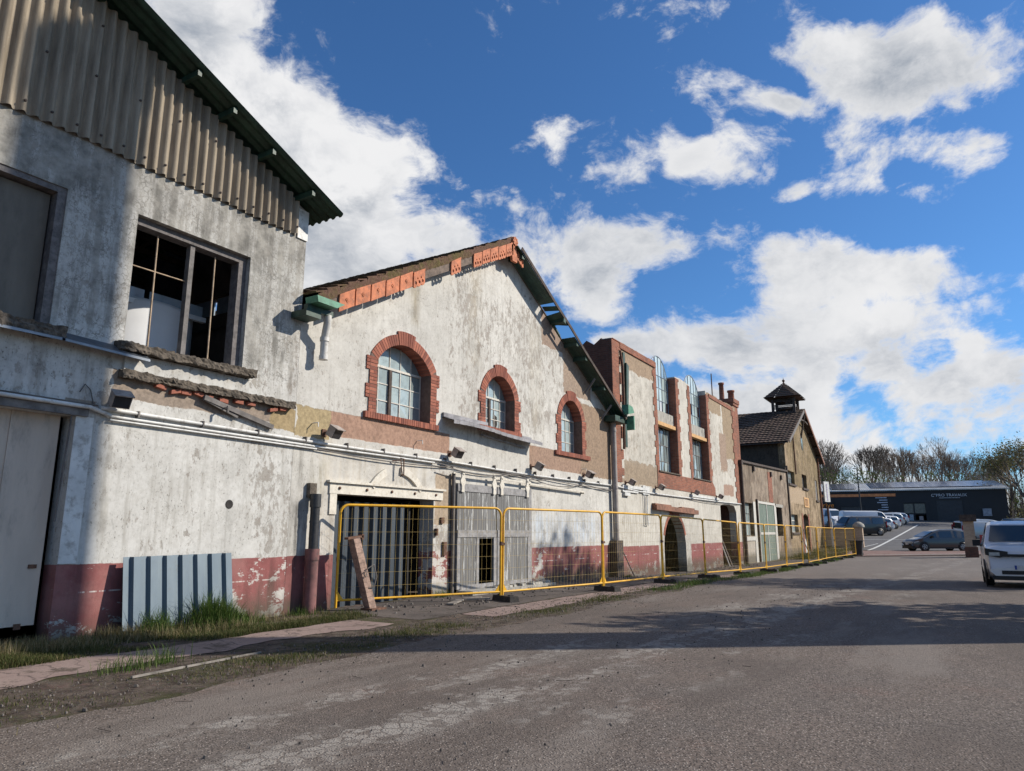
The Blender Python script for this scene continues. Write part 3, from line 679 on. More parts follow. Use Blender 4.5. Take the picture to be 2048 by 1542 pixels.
# arched windows
def arch_window(par,x0,x1,z0,zs,za,sillx,cols,rows,transom,opengap=None,tk=.24,label=None,sill=True):
    xc,zc,Rr,h=arch_geo(x0,x1,zs,za)
    m=MB();yf=D-.028;yb=D+.34
    arcL=(Rr+tk/2)*2*h;n=int(arcL/.077)
    keyn=int(.52/.077)//2
    for i in range(n):
        a0=-h+2*h*(i+.08)/n;a1=-h+2*h*(i+.92)/n
        key=abs(i-(n-1)/2)<=keyn
        t=tk+(.075 if key else 0);yy=yf-(.012 if key else 0)
        v=[];
        for rr in (Rr,Rr+t):
            for a in (a0,a1): v.append((xc+rr*math.sin(a),zc+rr*math.cos(a)))
        a,b,c,d=v
        vs=[(q[0],yy,q[1]) for q in (a,b,d,c)]+[(q[0],yb,q[1]) for q in (a,b,d,c)]
        m.add(vs,[(0,1,2,3)[::-1],(4,5,6,7),(0,1,5,4),(1,2,6,5),(2,3,7,6),(3,0,4,7)])
    rh=.0745;nr=int((zs-z0+.06)/rh)
    for side in (-1,1):
        xe=x0 if side<0 else x1
        for i in range(nr):
            z=z0+i*rh;blk=((nr-1-i)//4)%2==0
            wj=(.335 if blk else .235)
            if i%2: cuts=[0,.115,wj] if wj<.3 else [0,.22,wj]
            else: cuts=[0,.225,wj] if wj>.3 else [0,wj]
            for c0,c1 in zip(cuts[:-1],cuts[1:]):
                xa=xe+side*(c0+.004);xb=xe+side*(c1-.004)
                m.box(xa,xb,yf+R.uniform(-.003,.004),yb,z+.006,z+rh-.006)
    if sill:
        x=sillx[0]
        while x<sillx[1]-.04:
            m.box(x+.006,x+.069,D-.075,D+.3,z0-.135,z0-.005);x+=.075
    br=m.build('brick_surround',M['archbrick'],par,label)
    m=MB()
    out=[(x0-.232,z0),(x0-.232,zs)]+[p for p in arc_pts(xc,zc,Rr+tk-.006,-h,h,16)]+[(x1+.232,zs),(x1+.232,z0)]
    inn=[(x1+.004,z0)]+[p for p in arc_pts(xc,zc,Rr+.004,h,-h,16)]+[(x0-.004,z0)]
    m.prism((out+inn)[::-1],[],D-.021,D+.335)
    m.build('mortar_bed',M['mortar'],br)
    # glazing
    g=MB();bm_=MB();yg=D+.30;rg=random.Random(int(x0*100))
    def ztop(x):
        q=Rr*Rr-(x-xc)**2;return zc+math.sqrt(max(0,q))
    xs=[x0+(x1-x0)*i/cols for i in range(cols+1)]
    zsr=[z0+(transom-z0)*i/rows for i in range(rows+1)]+[99]
    for i in range(cols):
        for j in range(len(zsr)-1):
            a,b=xs[i]+.006,xs[i+1]-.006;lo=zsr[j]+.006;hi=zsr[j+1]-.006
            ta,tb=min(hi,ztop(a)),min(hi,ztop(b));tm=min(hi,ztop((a+b)/2))
            if min(ta,tb)<lo+.01 and tm<lo+.02: continue
            ta=max(ta,lo+.005);tb=max(tb,lo+.005)
            t=[rg.uniform(-.006,.006) for _ in range(2)]
            g.add([(a,yg+t[0],lo),(b,yg+t[1],lo),(b,yg-t[0],tb),((a+b)/2,yg,tm),(a,yg-t[1],ta)],[(0,1,2,3,4)])
    for i,x in enumerate(xs): 
        wd=.011
        bm_.box(x-wd,x+wd,yg-.02,yg+.02,z0,max(z0+.1,ztop(min(max(x,x0+.01),x1-.01))-.0))
    for z in zsr[:-1]: bm_.box(x0,x1,yg-.018,yg+.018,z-.011,z+.011)
    bm_.box(x0,x1,yg-.03,yg+.03,transom-.025,transom+.025)
    fr=bm_.build('window_frame',M['steelwhite'],par)
    g.build('window_glass',M['glass'],fr)
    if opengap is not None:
        m=MB();xg=x0+(x1-x0)*opengap;m.box(xg-.035,xg+.05,yg-.05,yg-.021,z0,transom-.03);m.build('casement_gap_shade',M['wooddark'],fr)  # dark bar painted in for the shaded gap of an ajar casement
    return br,fr
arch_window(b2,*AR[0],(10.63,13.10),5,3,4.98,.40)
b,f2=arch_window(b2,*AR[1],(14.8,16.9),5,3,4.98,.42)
m=MB();m.prism([(16.0,4.2),(16.1,4.16),(16.17,4.3),(16.15,4.5),(16.02,4.56),(15.96,4.4)],[],D+.285,D+.29);m.build('pane_hole_shade',M['void'],f2)  # dark plate before the glass stands in for the unlit room behind a hole
arch_window(b2,*AR[2],(18.93,21.32),5,3,4.98,None)
# little sheet canopy under the second arch
m=MB();n=26
def canf(u,v):
    x=13.30+u*4.25;sag=-.10*sst((u-.3)/.6)+.05*math.sin(u*9)*.3
    ph=(x/.30)%1;rib=.012 if ph<.12 else 0
    return (x,D-.002-v*.36,4.10+sag-.10*v+rib)
m.grid(canf,140,4,smooth=False,flip=True);m.grid(lambda u,v:(canf(u,v)[0],canf(u,v)[1],canf(u,v)[2]-.018),140,4,smooth=False)
m.grid(lambda u,v:(canf(u,1)[0],canf(u,1)[1],canf(u,1)[2]-.085*v),140,1,smooth=False)
m.build('canopy',M['slategrey'],b2)
m=MB();m.box(13.30,15.2,D-.06,D-.003,4.10,4.20);m.box(16.9,17.45,D-.06,D-.003,3.98,4.06);m.bar((14.9,D-.05,3.86),(17.1,D-.05,3.74),.04,.05);m.build('canopy_flashing',M['slategrey'],b2)
# first doorway: painted steel lintel, dark corrugated sheet across it
m=MB();m.box(9.8,13.36,D-.035,D-.003,2.14,2.34);m.box(9.82,10.0,D-.03,D-.003,1.75,2.14);m.box(9.74,13.42,D-.085,D-.003,2.345,2.39);m.build('door_lintel',M['creamplaster'],b2)
m=MB()
for i in range(5): m.lathe([(0,-.02),(.03,-.02),(.03,.0)],8,(10.05+i*.76,D-.036,2.25),'y')
build_each(m,'lintel_bolt',M['rust'],b2)
def trap(mb,x0,x1,y,z0,z1,pitch,dep,lean=0):
    n=int((x1-x0)/pitch);pr=[(0,0),(.38,0),(.47,1),(.9,1),(1.0,0)]
    xs=[(x0+(i+a)*pitch,b) for i in range(n) for a,b in pr[:-1]]+[(x0+n*pitch,0)]
    vs=[(x,y-dep*b,z0) for x,b in xs]+[(x,y-dep*b+lean,z1) for x,b in xs];k=len(xs)
    mb.add(vs,[(i,i+1,k+i+1,k+i) for i in range(k-1)])
    mb.add([(v[0],v[1]+.004,v[2]) for v in vs],[(i,k+i,k+i+1,i+1) for i in range(k-1)])
m=MB();trap(m,10.04,12.6,D+.30,-.05,2.02,.285,.085);solo('steel_sheet',m,M['darksheet'],'dark ribbed steel sheeting blocking the wide doorway behind the first fence panel','metal sheet')
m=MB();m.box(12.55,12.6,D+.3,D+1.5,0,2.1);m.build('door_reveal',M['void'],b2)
# plaster emblem above the doorway
m=MB()
def arcband(cx,cz,R0,R1,a0,a1,y0,y1):
    a=arc_pts(cx,cz,R1,a0,a1,12);b=arc_pts(cx,cz,R0,a1,a0,12);m.prism((a+b)[::-1],[],y0,y1)
arcband(11.75,1.72,.93,1.08,-.92,-.38,D-.055,D-.003);arcband(11.75,1.72,.93,1.08,.1,.92,D-.055,D-.003)
build_each(m,'plaster_arch',M['creamplaster'],b2)
m=MB();m.tube([(11.78,D-.05,2.98),(11.78,D-.16,2.96),(11.78,D-.17,2.62),(11.74,D-.1,2.58)],.014,6);m.tube([(11.55,D-.04,2.9),(11.72,D-.13,2.92),(11.75,D-.16,2.6)],.012,6);m.build('iron_bracket',M['rust'],b2)
m=MB()
for x in (8.1+1.2,14.6-2.2,21.0-.2): m.tube([(x,D-.01,3.42),(x,D-.16,3.42),(x,D-.16,3.34)],.011,5)
build_each(m,'wall_hook',M['conduit'],b2)
# sliding plank doors
for nm,x0,x1,lab in (('l',13.80,15.50,'grey plank leaf with an open wicket hole at its foot'),('r',15.54,17.18,'grey plank leaf without a hole')):
    m=MB();o=[(x0,.12 if x0<14 else .10),(x1,.10),(x1,2.56),(x0,2.56)]
    hole=[[(14.72,.14),(15.36,.14),(15.36,1.27),(14.72,1.27)]] if x0<14 else []
    m.prism(o,hole,D-.13,D-.08);dl=m.build('sliding_door',M['plankdoor'],b2,lab)
    m=MB();m.box(x0+.01,x1-.01,D-.15,D-.131,1.30,1.47);m.box(x0,x1,D-.15,D-.131,2.38,2.56);m.box(x1-.13,x1,D-.148,D-.131,.12,1.29);m.box(x0,x0+.12,D-.148,D-.131,.12,1.29)
    if x0<14: m.box(14.6,14.71,D-.146,D-.131,.12,1.29)
    m.box(x0+.15,x1-.15,D-.148,D-.131,.10,.2);build_each(m,'door_rail',M['doorrail'],dl)
    m=MB()
    for xx in (x0+.16,x1-.16):
        p=[(xx-.06,2.36),(xx+.06,2.36),(xx+.05,2.5),(xx+.11,2.62),(xx+.05,2.72),(xx+.05,2.86),(xx-.05,2.86),(xx-.05,2.72),(xx-.11,2.62),(xx-.05,2.5)]
        m.prism(p,[],D-.185,D-.152)
        m.lathe([(0,-.03),(.045,-.03),(.045,0)],10,(xx,D-.16,2.8),'y')
    m.build('door_hanger',M['creamplaster'],dl)
m=MB();m.bar((13.6,D-.14,2.80),(17.25,D-.14,2.76),.03,.05);m.bar((17.25,D-.10,2.74),(20.7,D-.10,2.68),.05,.05);m.box(20.68,20.72,D-.12,D-.003,2.62,2.7);m.build('door_track',M['creamplaster'],b2)
m=MB();m.box(17.25,17.45,D-.05,D-.003,.05,2.62);m.build('door_post',M['doorrail'],b2)
m=MB();m.tube([(13.72,D-.07,-.05),(13.72,D-.07,2.8)],.045,8);m.build('service_pipe',M['cable'],b2)
m=MB();m.tube([(13.14,D-.035,1.5),(13.14,D-.035,1.34)],.045,8);m.box(13.4,13.52,D-.06,D-.003,.9,1.2);m.box(13.3,13.42,D-.05,D-.003,1.62,1.75);build_each(m,'switch_box',M['rust'],b2)
m=MB();m.box(13.8,15.2,D-.6,D-.14,0,.10);m.box(15.0,17.9,D-.55,D-.05,-.02,.07)
r2=random.Random(5)
for i in range(26): m.obox((15+r2.random()*2.9,D-.45+r2.random()*.3,.09),(r2.uniform(.05,.14),0,0),(0,r2.uniform(.04,.1),0),(0,.01,.035))
m.build('door_threshold',M['concrete'],b2)
#--PART3--
# ================================================================== BRICK RUIN
b3=thing('ruined_workshop','roofless brick and plaster workshop with two tall window bays and broken parapet','building',(32,D,0))
XA,XB=23.45,40.95
WA=(28.06,30.5);WB=(32.58,35.2);ZS=3.86
top1=ragged(23.45,28.06,8.48,.035,.25,1);top2=[(30.5,8.30),(31.2,8.36),(32.58,8.28)];top3=ragged(35.2,40.95,8.42,.05,.25,2)
outer=[(XA,-.8),(XB,-.8)]+top3[::-1]+[(WB[1],ZS),(WB[0],ZS)]+top2[::-1]+[(WA[1],ZS),(WA[0],ZS)]+top1[::-1]
ADR=arch_outline(28.25,31.0,-.5,.75,2.15,20)
NICHE=[(36.75,-.5),(39.85,-.5),(39.85,2.5),(39.5,2.82),(38.2,2.88),(37.1,2.82),(36.75,2.75)]
m=MB();m.prism(outer,[ADR,NICHE],D,D+.38);m.build('wall',M['b3'],b3)
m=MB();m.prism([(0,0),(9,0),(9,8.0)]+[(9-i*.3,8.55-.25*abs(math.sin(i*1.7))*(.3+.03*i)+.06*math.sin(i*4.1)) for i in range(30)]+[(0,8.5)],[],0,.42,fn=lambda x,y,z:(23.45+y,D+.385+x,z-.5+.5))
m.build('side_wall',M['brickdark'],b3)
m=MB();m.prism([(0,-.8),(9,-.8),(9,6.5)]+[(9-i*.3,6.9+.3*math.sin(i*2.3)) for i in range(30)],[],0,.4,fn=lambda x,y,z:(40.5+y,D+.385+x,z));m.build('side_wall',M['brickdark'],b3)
# brick dressings, proud of the plaster, with toothed edges
def toothed(xa,xb,z0,z1,side,amp=.11,st=.30,seed=1):
    """strip between xa and xb; side 'l','r','b' says which edge is toothed"""
    z=z0;L=[];Rr=[];i=0;r=random.Random(seed)
    while z<z1-1e-6:
        ze=min(z1,z+st*r.choice((.75,1,1.25)));t=amp if i%2 else r.uniform(0,.02)
        L+=[(xa-(t if side in'lb' else 0),z),(xa-(t if side in'lb' else 0),ze)]
        Rr+=[(xb+(t if side in'rb' else 0),z),(xb+(t if side in'rb' else 0),ze)]
        z=ze;i+=1
    return Rr+L[::-1]
def dressing(poly,d=.022,deep=.0):
    m=MB();m.prism(poly,[],D-d,D-.002);m.build('brick_dressing',M['brick'],b3)
dressing(toothed(23.46,24.05,3.2,8.42,'r',.22,.34,3),.03)
dressing([(24.2,8.22),(28.0,8.20),(28.0,8.44),(23.5,8.46),(23.5,8.43),(24.2,8.42)],.05)
dressing(toothed(27.78,28.05,ZS,8.2,'l',.16,.33,4))
dressing(toothed(30.51,30.85,ZS,8.26,'r',.16,.33,5))
dressing(toothed(32.25,32.57,ZS,8.22,'l',.14,.33,6))
dressing(toothed(35.21,35.55,ZS,8.3,'r',.16,.33,7))
dressing([(35.7,8.2),(40.4,8.15),(40.4,8.36),(35.7,8.38)],.04)
dressing(toothed(40.25,40.93,3.0,8.2,'l',.24,.36,8),.03)
dressing([(27.75,3.22),(36.0,3.2),(36.0,3.6),(35.6,3.855),(27.78,3.855)],.02)
m=MB();m.box(27.95,30.6,D-.07,D+.3,ZS+.001,ZS+.05);m.box(32.48,35.3,D-.07,D+.3,ZS+.001,ZS+.05);build_each(m,'window_sill',M['mossconcrete'],b3)
# brick reveals
m=MB()
for x0,x1 in ((WA[1]-.012,WA[1]-.001),(WB[1]-.012,WB[1]-.001),(WA[0]+.001,WA[0]+.012),(WB[0]+.001,WB[0]+.012)): m.box(x0,x1,D+.001,D+.5,ZS+.05,8.24)
build_each(m,'brick_reveal',M['brick'],b3)
m=MB();m.box(23.425,23.447,D-.03,D+.384,-.6,8.43);m.build('corner_brick',M['brickdark'],b3)
m=MB();m.box(30.42,30.5,D+.38,D+.62,ZS,8.25);m.box(30.5,32.58,D+.381,D+.62,ZS,8.2);m.box(35.2,36.2,D+.381,D+.8,ZS,8.2);m.box(27,28.06,D+.381,D+.6,ZS,8.2);build_each(m,'inner_pier',M['brick'],b3)
# window bays
def bay(x0,x1,seed):
    r=random.Random(seed);yg=D+.33
    m=MB();m.box(x0+.02,x1-.02,D+.12,D+.42,6.02,6.5);cb=m.build('concrete_transom',M['concrete'],b3)
    m=MB();m.box(x0+.02,x1-.02,D+.04,D+.3,5.86,6.015);m.build('timber_beam',M['timbernew'],b3)
    # upper glass screen with an arched head standing above the wall
    xc=(x0+x1)/2;hw=(x1-x0)/2-.05;zs=7.75;ra=9.03-zs
    def zt(x): 
        q=1-((x-xc)/hw)**2;return zs+ra*math.sqrt(max(0,q))
    nc=6;fr=MB();g=MB();w=2*hw/nc
    rows=[6.52,7.05,7.6,8.15,99]
    for i in range(nc):
        a=xc-hw+i*w+.012;b=a+w-.024
        for j in range(4):
            lo=rows[j]+.01
            if r.random()<.07: continue
            hi=rows[j+1]-.01;ta=min(hi,zt(a));tb=min(hi,zt(b));tm=min(hi,zt((a+b)/2))
            if tm<lo+.05: continue
            ta=max(ta,lo+.005);tb=max(tb,lo+.005);t=r.uniform(-.012,.012)
            g.add([(a,yg+t,lo),(b,yg-t,lo),(b,yg+t,tb),((a+b)/2,yg,tm),(a,yg-t,ta)],[(0,1,2,3,4)])
    for i in range(nc+1):
        x=xc-hw+i*w;fr.box(x-.012,x+.012,yg-.02,yg+.02,6.5,max(6.6,zt(min(max(x,xc-hw+.02),xc+hw-.02))))
    for z in rows[:-1]:
        q=1-max(0,(z-zs)/ra)**2;e=hw*math.sqrt(max(0,q));fr.box(xc-e,xc+e,yg-.018,yg+.018,z-.011,z+.011)
    pts=[(xc+hw*math.cos(a),yg,zs+ra*math.sin(a)) for a in [PI*i/24 for i in range(25)]]
    fr.tube(pts,.022,6)
    f=fr.build('upper_window_frame',M['flash'],b3);g.build('upper_window_glass',M['thinglass'],f)
    # lower window: long strips, some slipped or missing
    fr=MB();g=MB();yg=D+.36;nc=6;w=(x1-x0-.1)/nc
    for i in range(nc):
        a=x0+.05+i*w+.015;b=a+w-.03;z=3.95
        for hi in (4.4,5.1,5.84):
            if r.random()<.13: z=hi+.02;continue
            t=r.uniform(-.015,.015);e=r.uniform(0,.12) if r.random()<.2 else 0
            g.add([(a,yg+t,z),(b,yg-t,z),(b,yg+t,hi-e),(a,yg-t,hi)],[(0,1,2,3)]);z=hi+.02
    for i in range(nc+1): fr.box(x0+.05+i*w-.014,x0+.05+i*w+.014,yg-.02,yg+.02,3.92,5.85)
    for z in (3.92,4.41,5.11): fr.box(x0+.05,x1-.05,yg-.018,yg+.018,z-.012,z+.012)
    f=fr.build('lower_window_frame',M['woodgrey'],b3);g.build('lower_window_glass',M['glass'],f)
bay(*WA,21);bay(*WB,22)
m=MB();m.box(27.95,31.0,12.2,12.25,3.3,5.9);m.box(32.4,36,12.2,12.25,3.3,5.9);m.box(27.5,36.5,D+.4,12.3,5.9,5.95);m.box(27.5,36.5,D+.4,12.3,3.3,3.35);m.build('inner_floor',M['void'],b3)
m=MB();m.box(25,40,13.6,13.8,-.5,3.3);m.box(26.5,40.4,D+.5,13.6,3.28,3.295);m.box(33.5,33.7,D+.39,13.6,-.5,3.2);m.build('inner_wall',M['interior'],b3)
# arched doorway
xc,zc,Rr,h=arch_geo(28.25,31.0,.75,2.15)
m=MB()
n=26
for i in range(n):
    a0=-h+2*h*(i+.04)/n;a1=-h+2*h*(i+.96)/n
    if abs((a0+a1)/2)>1.15: continue
    v=[(xc+q*math.sin(a),zc+q*math.cos(a)) for q in (Rr,Rr+.16) for a in (a0,a1)]
    vs=[(v[k][0],D-.012,v[k][1]) for k in (0,1,3,2)]+[(v[k][0],D+.37,v[k][1]) for k in (0,1,3,2)]
    m.add(vs,[(3,2,1,0),(4,5,6,7),(0,1,5,4),(1,2,6,5),(2,3,7,6),(3,0,4,7)])
m.build('arch_brick',M['archbrick'],b3)
m=MB();m.box(28.27,28.6,D+.3,D+.34,-.3,1.9);m.prism([(0,-.3),(1.2,-.3),(1.2,1.7),(0,1.9)],[],0,.05,fn=lambda x,y,z:(28.6+y+x*.25,D+.32+x,z));m.build('green_door',M['greenpaint'],b3,'green door leaf ajar inside the arch')
m=MB();m.bar((27.0,D-.11,2.40),(32.4,D-.11,2.31),.2,.19);m.bar((27.0,D-.08,2.52),(28.9,D-.08,2.50),.14,.06);m.bar((30.2,D-.08,2.47),(32.0,D-.08,2.45),.14,.06)
m.bar((29.0,D-.06,2.26),(30.6,D-.06,2.24),.14,.08);m.build('door_beam',M['woodred'],b3)
# niche with a brick side and leaning boards
m=MB();m.box(39.84,39.86,D+.38,13.0,-.5,3.0);m.box(36.5,40.4,13.0,13.1,-.5,3.0);m.build('niche_wall',M['brickdark'],b3)
for i,(xa,dx,mt) in enumerate(((36.95,.35,'woodgrey'),(37.25,.55,'wooddark'))):
    m=MB();m.bar((xa+.1,D+.5,2.0),(xa+dx+.15,D-.12,-.28),.16,.04,(0,1,0))
    solo('leaning_board',m,M[mt],('grey','dark')[i]+' board leaning in the narrow brick niche of the ruin','board')
# chimney
ch=thing('chimney_stack','red brick chimney stack with two clay pots at the end of the ruin','chimney',(41.4,D+.6,4))
m=MB();m.box(41.0,42.1,D+.12,D+1.0,4.0,9.0);m.box(40.94,42.16,D+.06,D+1.06,8.62,8.78);m.box(40.9,42.2,D+.02,D+1.1,8.78,9.02);m.build('stack',M['brick'],ch)
for (x,y,hh,rr) in ((41.3,D+.78,1.05,.15),(41.75,D+.36,.62,.19)):
    m=MB();m.lathe([(rr*1.2,0),(rr,.1),(rr*.9,hh-.12),(rr*1.15,hh-.1),(rr*1.15,hh),(0,hh)],12,(x,y,9.0));m.build('chimney_pot',M['brick'],ch)
m=MB();m.tube([(38.3,D+.5,8.1),(38.3,D+.5,10.0)],.03,6);m.box(38.2,38.4,D+.42,D+.55,8.3,8.75);solo('roof_aerial',m,M['rust'],'thin dark rod rising from the broken parapet near the chimney','aerial')
m=MB();m.tube([(24.15,D-.06,8.1),(24.2,D-.12,7.5),(24.2,D-.12,6.0),(24.15,D-.1,4.4)],.05,7);m.build('rusty_pipe',M['rust'],b3)
m=MB();m.prism([(24.35,5.6),(24.55,5.8),(24.72,7.6),(24.5,7.7)],[],D-.16,D-.05);m.box(24.38,24.56,D-.08,D-.03,4.5,8.1);m.build('green_board',M['greenpaint'],b3)
# ================================================================== LOW WORKSHOP
b4=thing('low_workshop','low brown rendered workshop with a green double door and white window frames','building',(48,D,0))
W4=[(41.75,43.75,1.25,3.12),(50.15,52.1,1.2,3.1)];D4=(44.75,49.3,-.5,3.12)
m=MB();m.prism([(40.96,-.8),(54.68,-.8),(54.68,5.75),(47,5.6),(40.96,5.36)],[rect(q) for q in W4]+[rect(D4)],D,D+.3);m.build('wall',M['b4'],b4)
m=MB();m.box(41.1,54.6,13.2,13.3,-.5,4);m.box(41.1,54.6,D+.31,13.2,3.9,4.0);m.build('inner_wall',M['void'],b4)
m=MB();m.bar((41,D-.06,5.40),(54.6,D-.06,5.80),.14,.12)
for x in (44.2,49.0,52.3): m.box(x,x+.3,D-.12,D-.003,5.05,5.35)
m.build('eave_beam',M['wooddark'],b4)
m=MB();m.box(48.3,49.5,D-.02,D-.002,3.35,5.3);m.build('brick_pier',M['brick'],b4)
m=MB();x0,x1,z0,z1=W4[0]
m.box(x0-.35,x0,D-.03,D-.002,z0-.15,z1+.1);m.box(x1,x1+.55,D-.03,D-.002,-.4,z1+.1);m.box(x0-.35,x1+.1,D-.05,D-.031,z0-.28,z0-.05);m.box(x0-.1,x1,D+.2,D+.24,2.0,2.05)
for i in range(5): m.box(x0+.1+i*.42,x0+.16+i*.42,D+.2,D+.24,z0,z1)
f=m.build('window_frame',M['steelwhite'],b4)
g=MB();
for i in range(4):
    for j in range(3): g.box(x0+.17+i*.42,x0+.50+i*.42,D+.21,D+.22,z0+.03+j*.62,z0+.6+j*.62)
g.build('window_glass',M['paleglass'],f)
m=MB();m.box(44.9,47.0,D-.06,D-.003,-.3,3.15);m.build('plank_door',M['greendoor'],b4);m=MB();m.box(47.04,49.2,D-.06,D-.003,-.3,3.15);m.build('plank_door',M['greendoor'],b4)
m=MB()
for x in (44.75,46.96,49.2): m.box(x,x+.12,D-.09,D-.061,-.3,3.35)
m.box(44.7,49.5,D-.1,D-.061,3.16,3.3);m.box(45,49.1,D-.085,D-.061,1.3,1.45);m.box(49.45,50.1,D-.03,D-.002,-.3,3.2);m.build('door_frame',M['steelwhite'],b4)
m=MB();m.box(44.55,44.72,D-.1,D-.003,-.4,3.4);m.build('dark_post',M['wooddark'],b4)
m=MB();m.box(50.0,52.3,D-.06,D-.002,3.1,3.3);m.build('window_lintel',M['concrete'],b4)
m=MB();m.prism([(54.4,6.1),(55.2,6.0),(54.9,3.6),(54.78,1.6),(54.6,3.6)],[],D-.012,D-.004);m.box(54.62,54.78,D-.1,D-.013,1,6.2);m.build('rusted_downpipe',M['wooddark'],b4)
# ================================================================== HALL WITH CUPOLA
b5=thing('gabled_hall','tall brown gabled hall with a tiled roof and a louvred ridge turret','building',(62,D,0))
L5,R5,XC5,ZR5=54.7,69.3,62.0,11.35
sl5=(ZR5-8.1)/(XC5-L5)
def zr5(x): return ZR5-sl5*abs(x-XC5)
W5=[(55.3,57.8,5.0,5.95),(60.95,63.1,4.95,6.05),(67.2,68.3,4.2,5.95),(55.3,57.8,1.45,2.75)];D5=arch_outline(60.0,62.4,-.5,2.6,2.9,8)
m=MB();m.prism([(L5,-.8),(R5,-.8),(R5,zr5(R5)),(XC5,ZR5),(L5,zr5(L5))],[rect(q) for q in W5]+[D5],D,D+.45);m.build('wall',M['b5'],b5)
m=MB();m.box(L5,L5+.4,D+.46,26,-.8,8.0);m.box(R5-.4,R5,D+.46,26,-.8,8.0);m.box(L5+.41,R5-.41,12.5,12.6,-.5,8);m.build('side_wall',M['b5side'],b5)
m=MB();tiles(m,L5-.6,zr5(L5-.6)+.05,XC5,ZR5+.05,D-.45,24,17,46,.08,12);tiles(m,R5+1.2,zr5(R5+1.2)+.05,XC5,ZR5+.05,D-.45,24,17,40,.08,13)
m.build('roof_tiles',M['darktile'],b5)
m=MB()
for sg in (-1,1):
    xe=L5-.6 if sg<0 else R5+1.2
    p=[(XC5,ZR5+.04),(xe,zr5(xe)+.04),(xe,zr5(xe)-.02),(XC5,ZR5-.02)]
    m.prism(p if sg<0 else p[::-1],[],D-.42,24)
m.build('roof_deck',M['wooddark'],b5)
m=MB();m.bar((XC5,D-.47,ZR5+.0),(R5+1.25,D-.47,zr5(R5+1.25)),.05,.28);m.build('verge_board',M['woodred'],b5)
m=MB();m.bar((XC5,D-.44,ZR5-.06),(L5-.2,D-.44,zr5(L5-.2)-.06),.05,.25);m.build('verge_board',M['woodgrey'],b5)
m=MB()
for x in (63.5,65.5,67.5,69.0): m.bar((x,D-.4,zr5(x)-.15),(x,D,zr5(x)-.15),.2,.2)
m.bar((62.0,D-.42,ZR5-.4),(62.0,D-.02,ZR5-2.3),.12,.12)
for sg in (-1,1): m.bar((62+sg*.2,D-.35,ZR5-.9),(62+sg*1.6,D-.35,zr5(63.6)-.3),.1,.1)
build_each(m,'eave_timber',M['wooddark'],b5)
m=MB();m.lathe([(0,-.02),(.42,-.02),(.42,0)],20,(62.2,D-.003,8.75),'y')
m.v=[(v[0],v[1],8.75+(v[2]-8.75)*1.7) for v in m.v];m.build('oval_opening',M['paleglass'],b5)
def simple_window(par,b,fm,gm,nx,nz,d=.25):
    x0,x1,z0,z1=b;m=MB()
    for i in range(nx+1): x=x0+(x1-x0)*i/nx;m.box(x-.05,x+.05,D+d-.03,D+d+.03,z0,z1)
    for j in range(nz+1): z=z0+(z1-z0)*j/nz;m.box(x0,x1,D+d-.025,D+d+.025,z-.04,z+.04)
    f=m.build('window_frame',fm,par);g=MB()
    for i in range(nx):
        for j in range(nz): g.box(x0+(x1-x0)*i/nx+.05,x0+(x1-x0)*(i+1)/nx-.05,D+d,D+d+.01,z0+(z1-z0)*j/nz+.04,z0+(z1-z0)*(j+1)/nz-.04)
    g.build('window_glass',gm,f)
simple_window(b5,W5[0],M['woodgrey'],M['glass'],3,2);simple_window(b5,W5[1],M['wooddark'],M['void'],1,1);simple_window(b5,W5[3],M['steelwhite'],M['glass'],2,3)
m=MB();m.box(67.2,68.3,D+.05,D+.1,4.2,5.95);m.build('window_board',M['woodgrey'],b5)
m=MB()
for q in (W5[0],W5[1],W5[2],W5[3]): m.box(q[0]-.15,q[1]+.15,D-.1,D-.002,q[2]-.16,q[2]-.01)
build_each(m,'window_sill',M['wooddark'],b5)
m=MB();m.box(60.05,62.35,D+.3,D+.36,-.3,2.88);dd=m.build('door',M['wooddark'],b5)
g=MB()
for i in range(3):
    for j in range(3): g.box(60.15+i*.5,60.55+i*.5,D+.27,D+.295,1.15+j*.55,1.6+j*.55)
g.build('door_pane',M['paleglass'],dd)
m=MB();m.box(60.1,61.2,D-.02,D-.005,-.1,.95);m.build('white_panel',M['steelwhite'],b5)
for s_ in ((59.6,60.0),(62.4,62.8)):
    m=MB();m.prism(toothed(s_[0],s_[1],-.3,2.9,'b',.08,.25,int(s_[0]*10)),[],D-.02,D-.002);m.build('brick_dressing',M['brick'],b5)
m=MB();m.box(61.0,63.1,D-.05,D-.002,3.42,4.2);sg=m.build('sign_plaque',M['timbernew'],b5)
m=MB()
for i in range(3): m.box(61.35+i*.5,61.45+i*.5,D-.07,D-.051,3.62,4.02)
m.box(61.35,62.45,D-.07,D-.051,4.02,4.07);m.box(61.35,62.45,D-.07,D-.051,3.57,3.62);m.build('sign_mark',M['woodred'],sg)
m=MB();m.tube([(69.2,D-.1,-.3),(69.2,D-.1,8)],.08,8);m.build('red_downpipe',M['woodred'],b5)
m=MB();m.tube([(57.9,D-.1,9.0),(58.0,D-.1,5.8)],.06,6);m.build('stove_pipe',M['rust'],b5)
m=MB();m.bar((57.2,D-.2,1.4),(56.4,D-.9,-.2),.05,.05);m.bar((58.6,D-.2,1.7),(56.6,D-.9,-.2),.05,.05);solo('timber_prop',m,M['woodgrey'],'pair of thin wooden props leaning under the hall window','prop')
cu=thing('roof_turret','small louvred wooden turret with a pyramid tile roof and finial on the hall ridge','turret',(62,11.1,11))
cx,cy,hw=62.0,11.1,.84
m=MB()
for sx in (-1,1):
    for sy in (-1,1): m.box(cx+sx*hw-.1,cx+sx*hw+.1,cy+sy*hw-.1,cy+sy*hw+.1,10.7,12.5)
